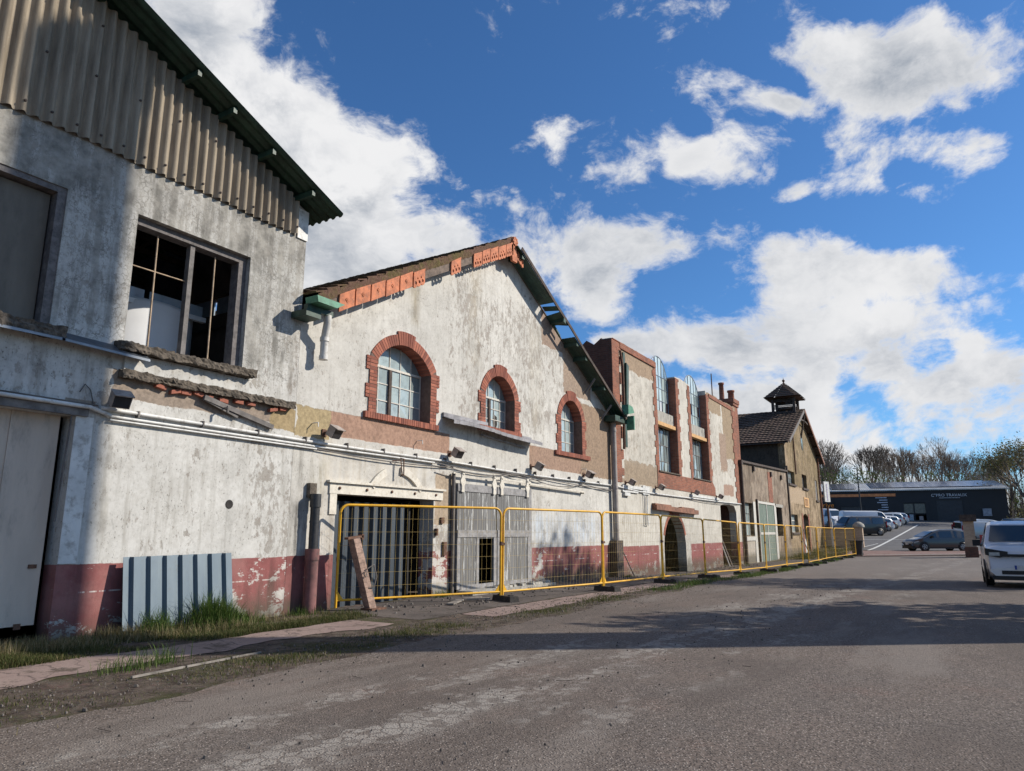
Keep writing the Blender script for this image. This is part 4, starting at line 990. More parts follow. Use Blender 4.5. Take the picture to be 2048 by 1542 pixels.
m.box(cx-hw,cx+hw,cy-hw,cy+hw,10.6,11.25);m.box(cx-hw+.03,cx+hw-.03,cy-hw+.03,cy+hw-.03,12.35,12.5)
m.build('turret_frame',M['wooddark'],cu)
m=MB()
for i in range(9):
    z=11.5+i*.1
    if i in (4,5): 
        m.obox((cx-hw,cy-.45,z),(.03,0,.02),(0,.3,0),(0,0,.012));continue
    m.obox((cx-hw,cy,z),(.05,0,.035),(0,hw-.1,0),(0,0,.012));m.obox((cx+hw,cy,z),(.05,0,-.035),(0,hw-.1,0),(0,0,.012));m.obox((cx+.3,cy-hw,z),(hw-.5,0,0),(0,.05,.035),(0,0,.012))
build_each(m,'louvre_slat',M['wooddark'],cu)
m=MB();e=1.4;zb,zt=12.42,13.8;n=8
for k in range(4):
    a=PI/2*k
    for i in range(n):
        t0=i/n;t1=(i+1.15)/n
        def pt(t,sd,off): 
            w=e*(1-min(t,1))
            p=Vector((-w-off,sd*w,0));p.rotate(Matrix.Rotation(a,3,'Z'));return (cx+p.x,cy+p.y,zb+(zt-zb)*min(t,1)+off*.6)
        m.add([pt(t0,1,.06),pt(t0,-1,.06),pt(t1,-1,.01),pt(t1,1,.01)],[(0,1,2,3)])
m.add([(cx-e,cy-e,zb-.03),(cx+e,cy-e,zb-.03),(cx+e,cy+e,zb-.03),(cx-e,cy+e,zb-.03)],[(0,3,2,1)])
m.build('turret_roof',M['darktile'],cu)
m=MB();m.lathe([(.1,0),(.05,.12),(.12,.2),(.12,.27),(.03,.36),(.0,.55)],10,(cx,cy,13.75));m.build('finial',M['rust'],cu)
# ================================================================== PIPES, CABLES, LAMPS on the street front
dp=thing('broken_drainpipe','short black drainpipe over a red painted stub at the corner of the factory','drainpipe',(9.3,D-.15,0))
m=MB();m.tube([(9.33,D-.17,2.08),(9.33,D-.17,1.12)],.085,14);m.tube([(9.33,D-.17,2.1),(9.33,D-.17,1.86)],.10,14);m.tube([(9.33,D-.17,1.62),(9.33,D-.17,1.58)],.092,14);m.build('pipe',M['pvcblack'],dp)
m=MB();m.tube([(9.31,D-.18,-.1),(9.31,D-.18,1.0)],.115,14);m.tube([(9.31,D-.18,.92),(9.31,D-.18,1.12)],[.125,.13],14);m.build('cast_stub',simple('red_painted_iron',(.17,.075,.07),.8,obj=False,var=.3,dirt=(.06,.05,.045),dirtamt=.6),dp)
m=MB();m.box(9.25,9.41,D-.1,D-.003,2.05,2.3);m.build('pipe_collar',M['mossconcrete'],dp)
m=MB();m.tube([(9.22,D-.34,5.45),(9.22,D-.34,5.3),(9.3,D-.2,5.05),(9.3,D-.2,4.66)],.075,12);m.tube([(9.3,D-.2,5.06),(9.3,D-.2,4.98)],.09,12);m.tube([(9.3,D-.2,4.70),(9.3,D-.2,4.62)],.088,12)
solo('downpipe_stub',m,M['pvcwhite'],'white cut off downpipe hanging below the green gutter','downpipe')
dp=thing('long_downpipe','tall grey brown downpipe at the corner between gable and ruin','downpipe',(23.1,D-.1,0))
m=MB();m.tube([(23.1,D-.14,1.05),(23.1,D-.14,5.25)],.10,12)
for z in (1.15,2.9,4.9): m.tube([(23.1,D-.14,z),(23.1,D-.14,z+.1)],.115,12)
m.build('pipe',M['pvcgrey'],dp)
m=MB();m.box(22.85,23.4,D-.26,D-.01,-.2,1.15);m.build('pipe_casing',M['wooddark'],dp)
m=MB();m.tube([(40.98,D-.12,-.3),(40.98,D-.12,5.2)],.10,10);m.box(40.85,41.15,D-.22,D-.02,5.2,5.45);solo('dark_downpipe',m,M['wooddark'],'dark downpipe between the ruin and the low workshop','downpipe')
cr=thing('wall_conduit','white conduits and sagging cables fixed along the street front above the doors','conduit',(20,D,3))
m=MB()
m.tube([(5.35,D-.05,3.12),(9.5,D-.05,3.06),(13.6,D-.05,3.05),(17.4,D-.05,3.0),(23,D-.05,3.02)],.028,7)
m.tube([(1,D-.09,3.13),(5.2,D-.09,3.10),(5.5,D-.05,3.03)],.03,7)
m.tube([(5.5,D-.05,3.02),(9.5,D-.05,2.985),(13,D-.05,2.98)],.022,6);m.tube([(5.5,D-.05,2.97),(9.4,D-.05,2.94)],.016,6)
m.tube([(23.3,D-.05,3.02),(25.6,D-.05,2.93),(30,D-.05,2.93),(36.5,D-.05,2.95),(40.9,D-.05,2.98)],.03,6)
build_each(m,'conduit_tube',M['conduit'],cr)
m=MB();m.box(24.0,26.4,D-.07,D-.003,3.0,3.1);m.box(24.0,25.5,D-.06,D-.003,2.86,2.92);m.box(24.1,24.6,D-.1,D-.003,2.72,2.84);m.box(26.0,26.7,D-.05,D-.003,2.85,3.18);m.box(32,36.6,D-.04,D-.003,3.02,3.12)
m.tube([(26.1,D-.05,2.85),(26.1,D-.05,1.7),(26.4,D-.05,1.68),(26.4,D-.05,2.8)],.022,6)
build_each(m,'junction_box',M['conduit'],cr)
def sagpts(a,b,sag,n=10,y=D-.07): return [(a[0]+(b[0]-a[0])*i/n,y,a[1]+(b[1]-a[1])*i/n-sag*4*(i/n)*(1-i/n)) for i in range(n+1)]
m=MB()
for a,b,sg_,y in (((1,3.17),(5.3,3.14),.0,D-.07),((9.4,2.94),(13.7,2.93),.06,D-.06),((13.0,2.98),(17.3,2.99),.07,D-.08),((13.6,3.03),(17.3,2.93),-.02,D-.07),((13.2,2.92),(16.2,2.94),.12,D-.2),((16.2,2.94),(18.2,2.90),.05,D-.1),((17.3,2.93),(20.8,2.95),.17,D-.07),((17.3,3.0),(22.9,2.88),.05,D-.06),((20.6,2.95),(23.0,2.83),.02,D-.07),((5.0,3.0),(4.95,1.55),0,D-.02),((31,2.93),(40.8,2.97),.12,D-.06)):
    m.tube(sagpts(a,b,sg_,10,y),.013,5)
m.tube([(5.28,D-.03,3.1),(5.2,D-.03,3.35),(5.12,D-.03,3.42),(5.06,D-.03,3.3)],.008,5)
build_each(m,'cable',M['cable'],cr)
m=MB()
for i in range(16):
    x=5.9+i*1.07;z=3.115-.012*(x-5.35)/4.15;m.box(x-.012,x+.012,D-.085,D-.002,z-.06,z+.035)
build_each(m,'clip',M['cable'],cr)
fl=None
places=[(5.55,3.24,'at the corner over the big sliding door',.0),(9.60,3.27,'above the factory drainpipe',.05),(13.62,3.25,'between the wide doorway and the plank doors',.1),(17.5,3.24,'above the right edge of the plank doors',.05),(20.9,3.24,'left of the long grey downpipe',.1),(24.4,3.2,'right of the long grey downpipe',.05),(27.5,3.19,'left of the arched doorway beam',.1),(32.1,3.19,'right of the arched doorway beam',.1),(36.1,3.19,'beside the narrow niche',.1)]
for i,(x,z,w_,tl) in enumerate(places):
    if fl is None:
        fl=thing('wall_floodlight','x','floodlight',(0,0,0),'floodlights along the street front')
        m=MB()
        c=Vector((0,-.26,.0));ax=Vector((.125,0,0));an=math.radians(32);ay=Vector((0,math.cos(an),math.sin(an)))*.08;az=Vector((0,-math.sin(an),math.cos(an)))*.10
        m.obox(c,ax,ay,az);m.obox(c+az*1.05-ay*.25,ax*1.06,ay*1.35,az*.07)
        for k in range(5): m.obox(c+ay*1.12+ax*(-.8+.4*k),ax*.03,ay*.14,az*.85)
        m.build('housing',M['flood'],fl)
        m=MB();m.obox(c-ay*1.04,ax*.88,ay*.04,az*.86);m.build('lens',M['lens'],fl)
        m=MB();m.box(-.03,.03,-.24,0,-.02,.02);m.box(-.06,.06,-.02,0,-.07,.07);m.build('bracket',M['rust'],fl)
        o=fl
    else: o=dup(fl)
    o.location=(x,D-.002,z);o.rotation_euler=(0,0,(-.18,.12,-.05,.2,-.12,.1,0,.15,-.1)[i])
    o['label']='dull brown box floodlight on the wall '+w_
#--PART4--
# ================================================================== SITE FENCE
fp=thing('mesh_fence','x','fence',(0,0,0),'yellow mesh fence panels along the street')
FL=3.55
m=MB();pts=[(.03,0,.04),(.03,0,1.74)]
for i in range(7): a=PI/2*i/6;pts.append((.03+.16*(1-math.cos(a)),0,1.74+.16*math.sin(a)))
for i in range(7): a=PI/2*i/6;pts.append((FL-.19+.16*math.sin(a),0,1.74+.16*math.cos(a)))
pts+=[(FL-.03,0,.04)]
m.tube(pts,.025,8);m.tube([(.03,0,.17),(FL-.03,0,.17)],.021,8)
for xa,sg in ((.03,1),(FL-.03,-1)): m.prism([(xa,.17),(xa+sg*.14,.17),(xa,.36)] if sg>0 else [(xa,.17),(xa,.36),(xa-.14,.17)],[],-.006,.006)
m.build('frame',M['yellow'],fp)
m=MB();n=31
for i in range(1,n): x=.03+(FL-.06)*i/n;m.tube([(x,.008,.17),(x,.008,1.90)],.0018,3,False)
for z in (.4,.65,.9,1.15,1.4,1.65): m.tube([(.03,.004,z),(FL-.03,.004,z)],.0023,3,False)
m.build('wire_mesh',M['wire'],fp)
m=MB();m.tube([(FL-.03,0,1.12),(FL-.03,0,1.2)],.03,8);m.box(FL-.03,FL+.06,-.03,.03,1.13,1.18);m.build('clamp',M['rust'],fp)
rtl=random.Random(6)
run1=[(9.82,9.83),(13.12,8.3),(16.67,7.57),(20.2,7.3),(24.0,7.2),(27.7,7.0),(31.2,6.82),(34.8,6.7),(38.0,6.55)]
run2=[(39.0,6.45),(42.3,6.5),(45.8,6.6),(49.3,6.55),(52.8,6.35),(56.2,6.15)]
behind=['fence across the wide doorway with dark ribbed sheeting','fence before the blue tinted wall stretch beside the plank doors','fence in front of the long grey downpipe','fence in front of the arched doorway with the brown beam','fence between the arched doorway and the brick niche','fence before the narrow brick niche','fence before the green double door','fence before the dark opening of the low workshop',
 'fence at the hall door','fence in front of the hall corner','fence before the low brick wall','fence in front of the white wooden post','fence at the far end beside the black bin']
first=True;k=0
for run in (run1,run2):
    for (xa,ya),(xb,yb) in zip(run[:-1],run[1:]):
        o=fp if first else dup(fp);first=False
        L=math.hypot(xb-xa,yb-ya);za=gz(xa,ya)+.02;zb=gz(xb,yb)+.02
        o.location=(xa,ya,za);o.rotation_euler=(rtl.uniform(-.022,.022),-math.atan2(zb-za,L),math.atan2(yb-ya,xb-xa));o.scale=(L/FL,1,1)
        o['label']='yellow mesh '+behind[k];k+=1
ff=None;rr=random.Random(4);k=0
fw=['at the brick post end of the nearest panel','between the first and second panels, on the pink paving','on the paving just before the long grey downpipe','beyond the long grey downpipe, before the arch','at the arched doorway','just beyond the arched doorway','before the narrow niche','before the green double door','at the end of the first fence run',
 'at the start of the second fence run','before the hall door','before the hall corner','before the low brick wall','near the gate post','beside the black bin']
for run in (run1,run2):
    for i,(x,y) in enumerate(run):
        if k==0: k+=1;continue
        if ff is None:
            m=MB();b=[(-.12,-.36),(.12,-.36),(.12,.36),(-.12,.36)]
            vs=[(a,c,0) for a,c in b]+[(a*.82,c*.94,.13) for a,c in b]
            m.add(vs,[(0,3,2,1),(4,5,6,7),(0,1,5,4),(1,2,6,5),(2,3,7,6),(3,0,4,7)])
            for yy in (-.2,.2): m.box(-.04,.04,yy-.05,yy+.05,.131,.15)
            ff=solo('fence_block',m,M['rubber'],'x','fence foot','rubber feet holding up the yellow fence');o=ff
        else: o=ff.copy();COL.objects.link(o)
        dx=run[min(i+1,len(run)-1)][0]-run[max(i-1,0)][0];dy=run[min(i+1,len(run)-1)][1]-run[max(i-1,0)][1]
        o.location=(x,y-.1,gz(x,y)-.01);o.rotation_euler=(0,0,math.atan2(dy,dx)+rr.uniform(-.25,.25));o['label']='dark rubber fence foot '+fw[k];k+=1
# leaning brick post by the first panel
lp=thing('leaning_post','short patched brick post with a rusty iron cap leaning at the fence end','post',(10.3,9.5,0))
m=MB()
a=Vector((10.36,9.42,-.02));b=Vector((10.02,9.60,1.30));d=(b-a)
for i in range(15):
    c=a+d*((i+.5)/15);m.obox(c,Vector((.085,0,.01)),Vector((0,.075,0)),d/15/2*.94)
m.build('brick_shaft',M['leadwood'],lp)
m=MB();m.bar(a,b,.158,.142,(0,1,0));m.build('mortar_core',M['mortar'],lp)
m=MB();m.obox(b+Vector((0,0,.02)),(.2,0,.02),(0,.05,0),(0,0,.02));m.obox(b+Vector((.19,0,.03)),(.03,0,0),(0,.05,0),(0,0,.05));m.obox(a+Vector((.05,-.02,.03)),(.2,0,0),(0,.14,0),(0,0,.03));m.build('iron_plate',M['rust'],lp)
m=MB();m.tube([(10.2,9.4,.75),(10.33,9.36,.82),(10.40,9.35,.6),(10.36,9.36,.42),(10.25,9.4,.4)],.012,6);m.tube([(10.18,9.4,.72),(10.1,9.4,.66),(10.16,9.4,.6),(10.2,9.4,.7)],.01,5);m.build('wire_loop',M['cable'],lp)
m=MB();trap(m,0,1.76,0,0,.98,.25,.06,.16)
m.v=[(x+5.86,y+D-.30,z+.09+.02*(x/1.7)) for x,y,z in m.v]
solo('roofing_sheet',m,M['blusheet'],'blue grey ribbed metal sheet leaning against the red painted wall base','metal sheet')
for (x,y,a,l,w_,lab) in ((12.1,8.75,.35,.75,.14,'longer grey plank lying flat before the wide doorway'),(12.75,8.85,-.75,.85,.13,'grey plank lying aslant across a longer plank'),(13.05,9.0,-.35,.45,.12,'short broken plank end lying behind the crossed planks')):
    m=MB();m.obox((0,0,.03),(l/2,0,.015),(0,w_/2,0),(0,0,.014));o=solo('plank',m,M['plank'],lab,'plank');o.location=(x,y,gz(x,y)+.012);o.rotation_euler=(0,.02,a)
m=MB();m.tube([(24.0,D-.45,-.2),(23.55,D-.05,1.05)],.02,5);solo('leaning_rod',m,M['woodgrey'],'thin stick leaning beside the long downpipe','stick')
# brick wall, pillars, bin, pole beyond the hall
bw=thing('yard_wall','low brick boundary wall behind the far end of the yellow fence','wall',(69,8.5,0))
m=MB();m.box(68.8,69.1,7.5,10.0,-.6,1.75);m.build('wall_body',M['brickbuff'],bw);m=MB();m.box(68.72,69.18,7.45,10.0,1.752,1.83);m.build('coping',M['mossconcrete'],bw)
gp=thing('gate_pillar','brick gate pillar with a pale rounded stone cap near the black van','pillar',(69,7.4,0))
m=MB();m.box(68.6,69.3,6.85,7.45,-.6,1.9);m.build('shaft',M['brickbuff'],gp)
m=MB();m.lathe([(.48,0),(.48,.1),(.42,.25),(.2,.42),(0,.46)],14,(68.95,7.15,1.9));m.build('cap',M['concrete'],gp)
gp=thing('gate_pillar','buff brick gate pillar with a flat dark cap behind the white van','pillar',(57.2,-.75,0))
m=MB();m.box(56.95,57.55,-1.05,-.42,-.5,2.15);m.build('shaft',M['brickbuff'],gp)
m=MB();m.box(56.75,57.75,-1.22,-.27,2.152,2.6);m.build('cap',M['wooddark'],gp);m=MB();m.box(56.88,57.62,-1.12,-.36,-.3,.5);m.build('base_band',M['brickdark'],gp)
m=MB();m.bar((66,8.9,-.3),(66,8.9,2.3),.16,.16,(1,0,0));m.bar((66,8.9,2.3),(66,8.9,2.6),.1,.1,(1,0,0));solo('white_post',m,M['conduit'],'white weathered wooden post standing behind the yellow fence','post')
bn=thing('wheelie_bin','black wheeled rubbish bin at the far end of the yellow fence','bin',(57.6,6.2,0));z0=gz(57.6,6.2)
m=MB();vs=[(57.3,5.9,z0+.05),(57.9,5.9,z0+.05),(57.9,6.5,z0+.05),(57.3,6.5,z0+.05),(57.2,5.8,z0+.98),(58,5.8,z0+.98),(58,6.6,z0+.98),(57.2,6.6,z0+.98)]
m.add(vs,[(0,3,2,1),(4,5,6,7),(0,1,5,4),(1,2,6,5),(2,3,7,6),(3,0,4,7)]);BINM=simple('bin_plastic',(.02,.02,.022),.5,obj=False);m.build('body',BINM,bn)
m=MB();m.box(57.15,58.05,5.75,6.68,z0+.985,z0+1.06);m.build('lid',BINM,bn)
for yy in (5.86,6.5):
    m=MB();m.lathe([(0,0),(.1,0),(.1,.05),(0,.05)],12,(57.95,yy,z0+.1),'y');m.build('wheel',M['rubber'],bn)
# ================================================================== TRADE SHED at the end
DARK=simple('dark_cladding',(.011,.012,.016),.55,obj=True,var=.2,scale=1,bumps=.03);ROOFM=simple('ribbed_grey_roof',(.48,.48,.46),.5,.2,var=.15,scale=1)
def solarm():
    k=newmat('solar_cells');p=objc(k);x,y,z=k.sep(p)[:3]
    g=k.m('MAXIMUM',k.rng(k.m('ABSOLUTE',k.m('SUBTRACT',k.m('FRACT',k.m('DIVIDE',x,1.05)),.5)),.46,.48),k.rng(k.m('ABSOLUTE',k.m('SUBTRACT',k.m('FRACT',k.m('DIVIDE',y,1.7)),.5)),.47,.485))
    return setp(k,k.mix(g,(.045,.055,.085),(.3,.3,.31)),.18,0,None,.8)
sh=thing('trade_shed','long dark clad trade shed with a pale ribbed roof and solar panels','building',(0,0,0))
A=far(107,42);B=far(97.5,67.2);SLn=(B-A).length
ZG=0.0;ZE=4.45
m=MB();sx=6.0;OPENS=[(6.3,9.3,-.5,2.15),(14.4,17.1,-.5,2.6),(18.5,21.7,-.5,2.95)]
m.prism([(0,-1.5),(SLn,-1.5),(SLn,ZE),(0,ZE)],[rect(q) for q in OPENS],0,.25)
m.build('front_wall',DARK,sh)
m=MB();m.prism([(0,-1.5),(14,-1.5),(14,ZE),(7,ZE+1.35),(0,ZE)],[],0,.2,fn=lambda x,y,z:(SLn-.2+y,x+.26,z));m.box(0,SLn,4,4.1,-1.5,ZE);m.build('side_wall',DARK,sh)
m=MB()
def rf(u,v):
    x=-.4+u*(SLn+.8);p_=(x/.25)%1;return (x,-.45+v*7.45,ZE+.0+v*1.43+(.04 if p_<.3 else 0))
m.grid(rf,440,2,smooth=False);m.grid(lambda u,v:(rf(u,0)[0],-.45,rf(u,0)[2]-.16*v),440,1,smooth=False,flip=True);m.add([(-.4,7,ZE+1.43),(SLn+.4,7,ZE+1.43),(SLn+.4,14.4,ZE),(-.4,14.4,ZE)],[(0,1,2,3)]);m.build('roof',ROOFM,sh)
SOL=solarm()
for x0,x1,v0,v1 in ((5.2,8.6,.12,.9),(10.6,SLn-1.2,.2,.97)):
    m=MB();f=lambda x,v:(x,-.45+v*7.45,ZE+.12+v*1.43);m.add([f(x0,v0),f(x1,v0),f(x1,v1),f(x0,v1)],[(0,1,2,3)]);m.build('solar_panel',SOL,sh)
m=MB();m.box(-.2,13.5,-.09,-.003,3.55,3.95);m.build('orange_fascia',simple('orange_fascia',(.75,.26,.09),.6),sh)
m=MB();m.box(6.3,9.3,.15,.2,1.5,2.15);m.build('roller_shutter',simple('shutter_grey',(.05,.052,.056),.6),sh)
m=MB();m.box(18.5,21.7,.12,.18,-.5,2.95);rs=m.build('roller_shutter',simple('shutter_dark',(.028,.03,.036),.5),sh)
m=MB();m.box(14.4,17.1,.14,.18,1.15,2.5);m.build('entrance_glass',simple('entrance_glass',(.11,.10,.09),.15),sh)
m=MB();m.box(15.6,15.75,.05,.2,-.5,2.6);m.box(14.4,17.1,.05,.2,1.0,1.1);m.build('entrance_frame',DARK,sh)
m=MB();m.box(15.0,15.5,.06,.1,-.1,1.0);m.build('entrance_poster',simple('poster',(.32,.36,.40),.6),sh)
m=MB();m.box(16.2,16.7,.06,.1,.2,.75);m.build('entrance_poster',simple('poster_pale',(.30,.25,.24),.6),sh)
m=MB();m.box(10.8,12.4,.0-.05,-.003,2.7,3.35);m.box(10.8,12.4,-.05,-.003,3.36,3.42)
INFO=simple('info_lettering',(.6,.65,.75),.6)
m=MB();rr=random.Random(9)
for j,(xa,xb) in enumerate(((10.9,12.4),(11.35,12.4),(11.1,12.4),(11.6,12.4),(11.6,12.45),(11.1,12.45))):
    x=xa
    while x<xb-.05: w_=rr.uniform(.08,.16);m.box(x,min(x+w_,xb),-.03,-.003,3.32-j*.34,3.44-j*.34);x+=w_+.03
m.build('sign_lines',INFO,sh)
def text(s,size,mat,parent,name,loc,ext=.03,al='CENTER',rot=(PI/2,0,0)):
    c=bpy.data.curves.new(name,'FONT');c.body=s;c.size=size;c.extrude=ext;c.align_x=al;c.resolution_u=3
    o=bpy.data.objects.new(name,c);COL.objects.link(o);bpy.context.view_layer.update();me=bpy.data.meshes.new_from_object(o.evaluated_get(bpy.context.evaluated_depsgraph_get()));bpy.data.objects.remove(o)
    o=bpy.data.objects.new(name,me);COL.objects.link(o);me.materials.clear();me.materials.append(mat);o.parent=parent;o.location=loc;o.rotation_euler=rot;return o
PALE=simple('pale_lettering',(.62,.64,.68),.6);ORG=simple('orange_lettering',(.95,.27,.03),.6)
text('C°PRO TRAVAUX',.55,PALE,sh,'sign_text',(20.1,-.04,3.42))
m=MB()
x=18.9
while x<21.4: m.box(x,x+.13,-.03,-.003,3.2,3.26);x+=.17
m.build('sign_subline',PALE,sh)
m=MB();m.box(-.5,5.2,-1.2,-.01,1.75,3.1);m.build('drive_canopy',DARK,sh)
text('drive',1.0,ORG,sh,'sign_text',(4.3,-1.24,2.05))
m=MB();m.box(23.9,24.9,-.3,-.003,.7,1.7);m.build('wall_cabinet',simple('cabinet_grey',(.25,.28,.33),.6),sh)
sh.location=(A.x,A.y,2.97);dirv=B-A;sh.rotation_euler=(0,0,math.atan2(dirv.y,dirv.x))
p=far(95,46)
lm=thing('lamp_post','slim dark lamp post rising in front of the trade shed roof','lamp post',p)
m=MB();m.tube([p+Vector((0,0,-.3)),p+Vector((0,0,7.2))],[.12,.06],8);m.build('pole',DARK,lm);m=MB();m.bar(p+Vector((0,0,7.2)),p+Vector((.5,.5,7.3)),.16,.1);m.build('lamp_head',DARK,lm)
tp=thing('totem_sign','white upright sign board on a post beside the hall corner','sign',(71,9.4,0))
m=MB();m.obox((71,9.75,5.1),(.42,-.16,0),(.02,.06,0),(0,0,.92));m.build('panel',M['conduit'],tp)
m=MB()
for i in range(7): m.obox((70.98,9.68,4.4+i*.22),(.07,-.027,0),(.002,.006,0),(0,0,.09))
m.build('panel_marks',simple('sign_red_marks',(.35,.3,.42),.6,obj=False),tp)
m=MB();m.tube([(71,9.75,-.4),(71,9.75,3.75)],.09,8);m.build('pole',M['rust'],tp)
# ================================================================== VEHICLES
def paint(name,col,rough=.28,metal=0):
    k=newmat(name);p=objc(k);n=k.noise(p,3,5,.6);x,y,z=k.sep(p)[:3]
    c=k.mix(k.m('MULTIPLY',k.rng(k.m('ADD',z,k.m('MULTIPLY',n,.5)),.25,.75,1,0),.18),col,(.10,.09,.08))
    k.b.inputs['Coat Weight'].default_value=.6;k.b.inputs['Coat Roughness'].default_value=.06
    return setp(k,c,rough,metal)
GL=newmat('car_glass');setp(GL,(.018,.023,.024),.04,0,None,.9);GL.b.inputs['IOR'].default_value=1.6;GL=GL.mat
TY=simple('tyre',(.013,.013,.013),.9);RM=simple('alloy_rim',(.28,.28,.29),.35,.6);TRIM=simple('black_trim',(.012,.012,.013),.6)
HLm=simple('headlight',(.30,.32,.34),.1,spec=.9);TLm=simple('tail_light',(.38,.012,.016),.2);PLm=simple('number_plate',(.55,.56,.58),.5);INK=simple('plate_ink',(.02,.02,.03),.6);BLU=simple('plate_blue',(.02,.06,.3),.5)
PROF={'hatch':(4.2,1.76,.95,[(-2.1,.5),(-2.09,.95),(-1.9,1.25),(-1.6,1.44),(-.9,1.5),(-.2,1.5),(.35,1.43),(1.1,1.0),(1.85,.82),(2.07,.66),(2.1,.42)],(-1.65,.85),(1.1,.38),(-2.07,-1.62),.31),
'mpv':(4.65,1.82,.98,[(-2.32,.5),(-2.3,.98),(-2.12,1.36),(-1.9,1.56),(-1.1,1.65),(.0,1.63),(.55,1.5),(1.5,1.03),(2.1,.86),(2.28,.66),(2.32,.42)],(-1.95,1.25),(1.45,.55),(-2.26,-1.93),.325),
'van':(4.45,1.86,1.08,[(-2.22,.5),(-2.22,1.1),(-2.18,1.66),(-2.08,1.78),(-.5,1.81),(.5,1.80),(.95,1.70),(1.5,1.17),(2.0,1.06),(2.18,.92),(2.22,.5)],(.05,1.3),(1.49,.98),(-2.21,-2.19),.33),
'minibus':(5.1,1.96,1.18,[(-2.55,.5),(-2.53,1.2),(-2.45,1.86),(-2.3,1.96),(1.1,1.98),(1.45,1.9),(2.05,1.2),(2.42,1.0),(2.54,.75),(2.55,.45)],(-2.2,1.75),(2.0,1.48),(-2.54,-2.46),.34),
'panelvan':(5.4,2.0,1.25,[(-2.7,.5),(-2.68,1.3),(-2.62,2.05),(-2.5,2.15),(1.3,2.15),(1.7,2.05),(2.25,1.25),(2.6,1.05),(2.69,.8),(2.7,.45)],(1.15,1.95),(2.2,1.72),(-2.69,-2.63),.35)}
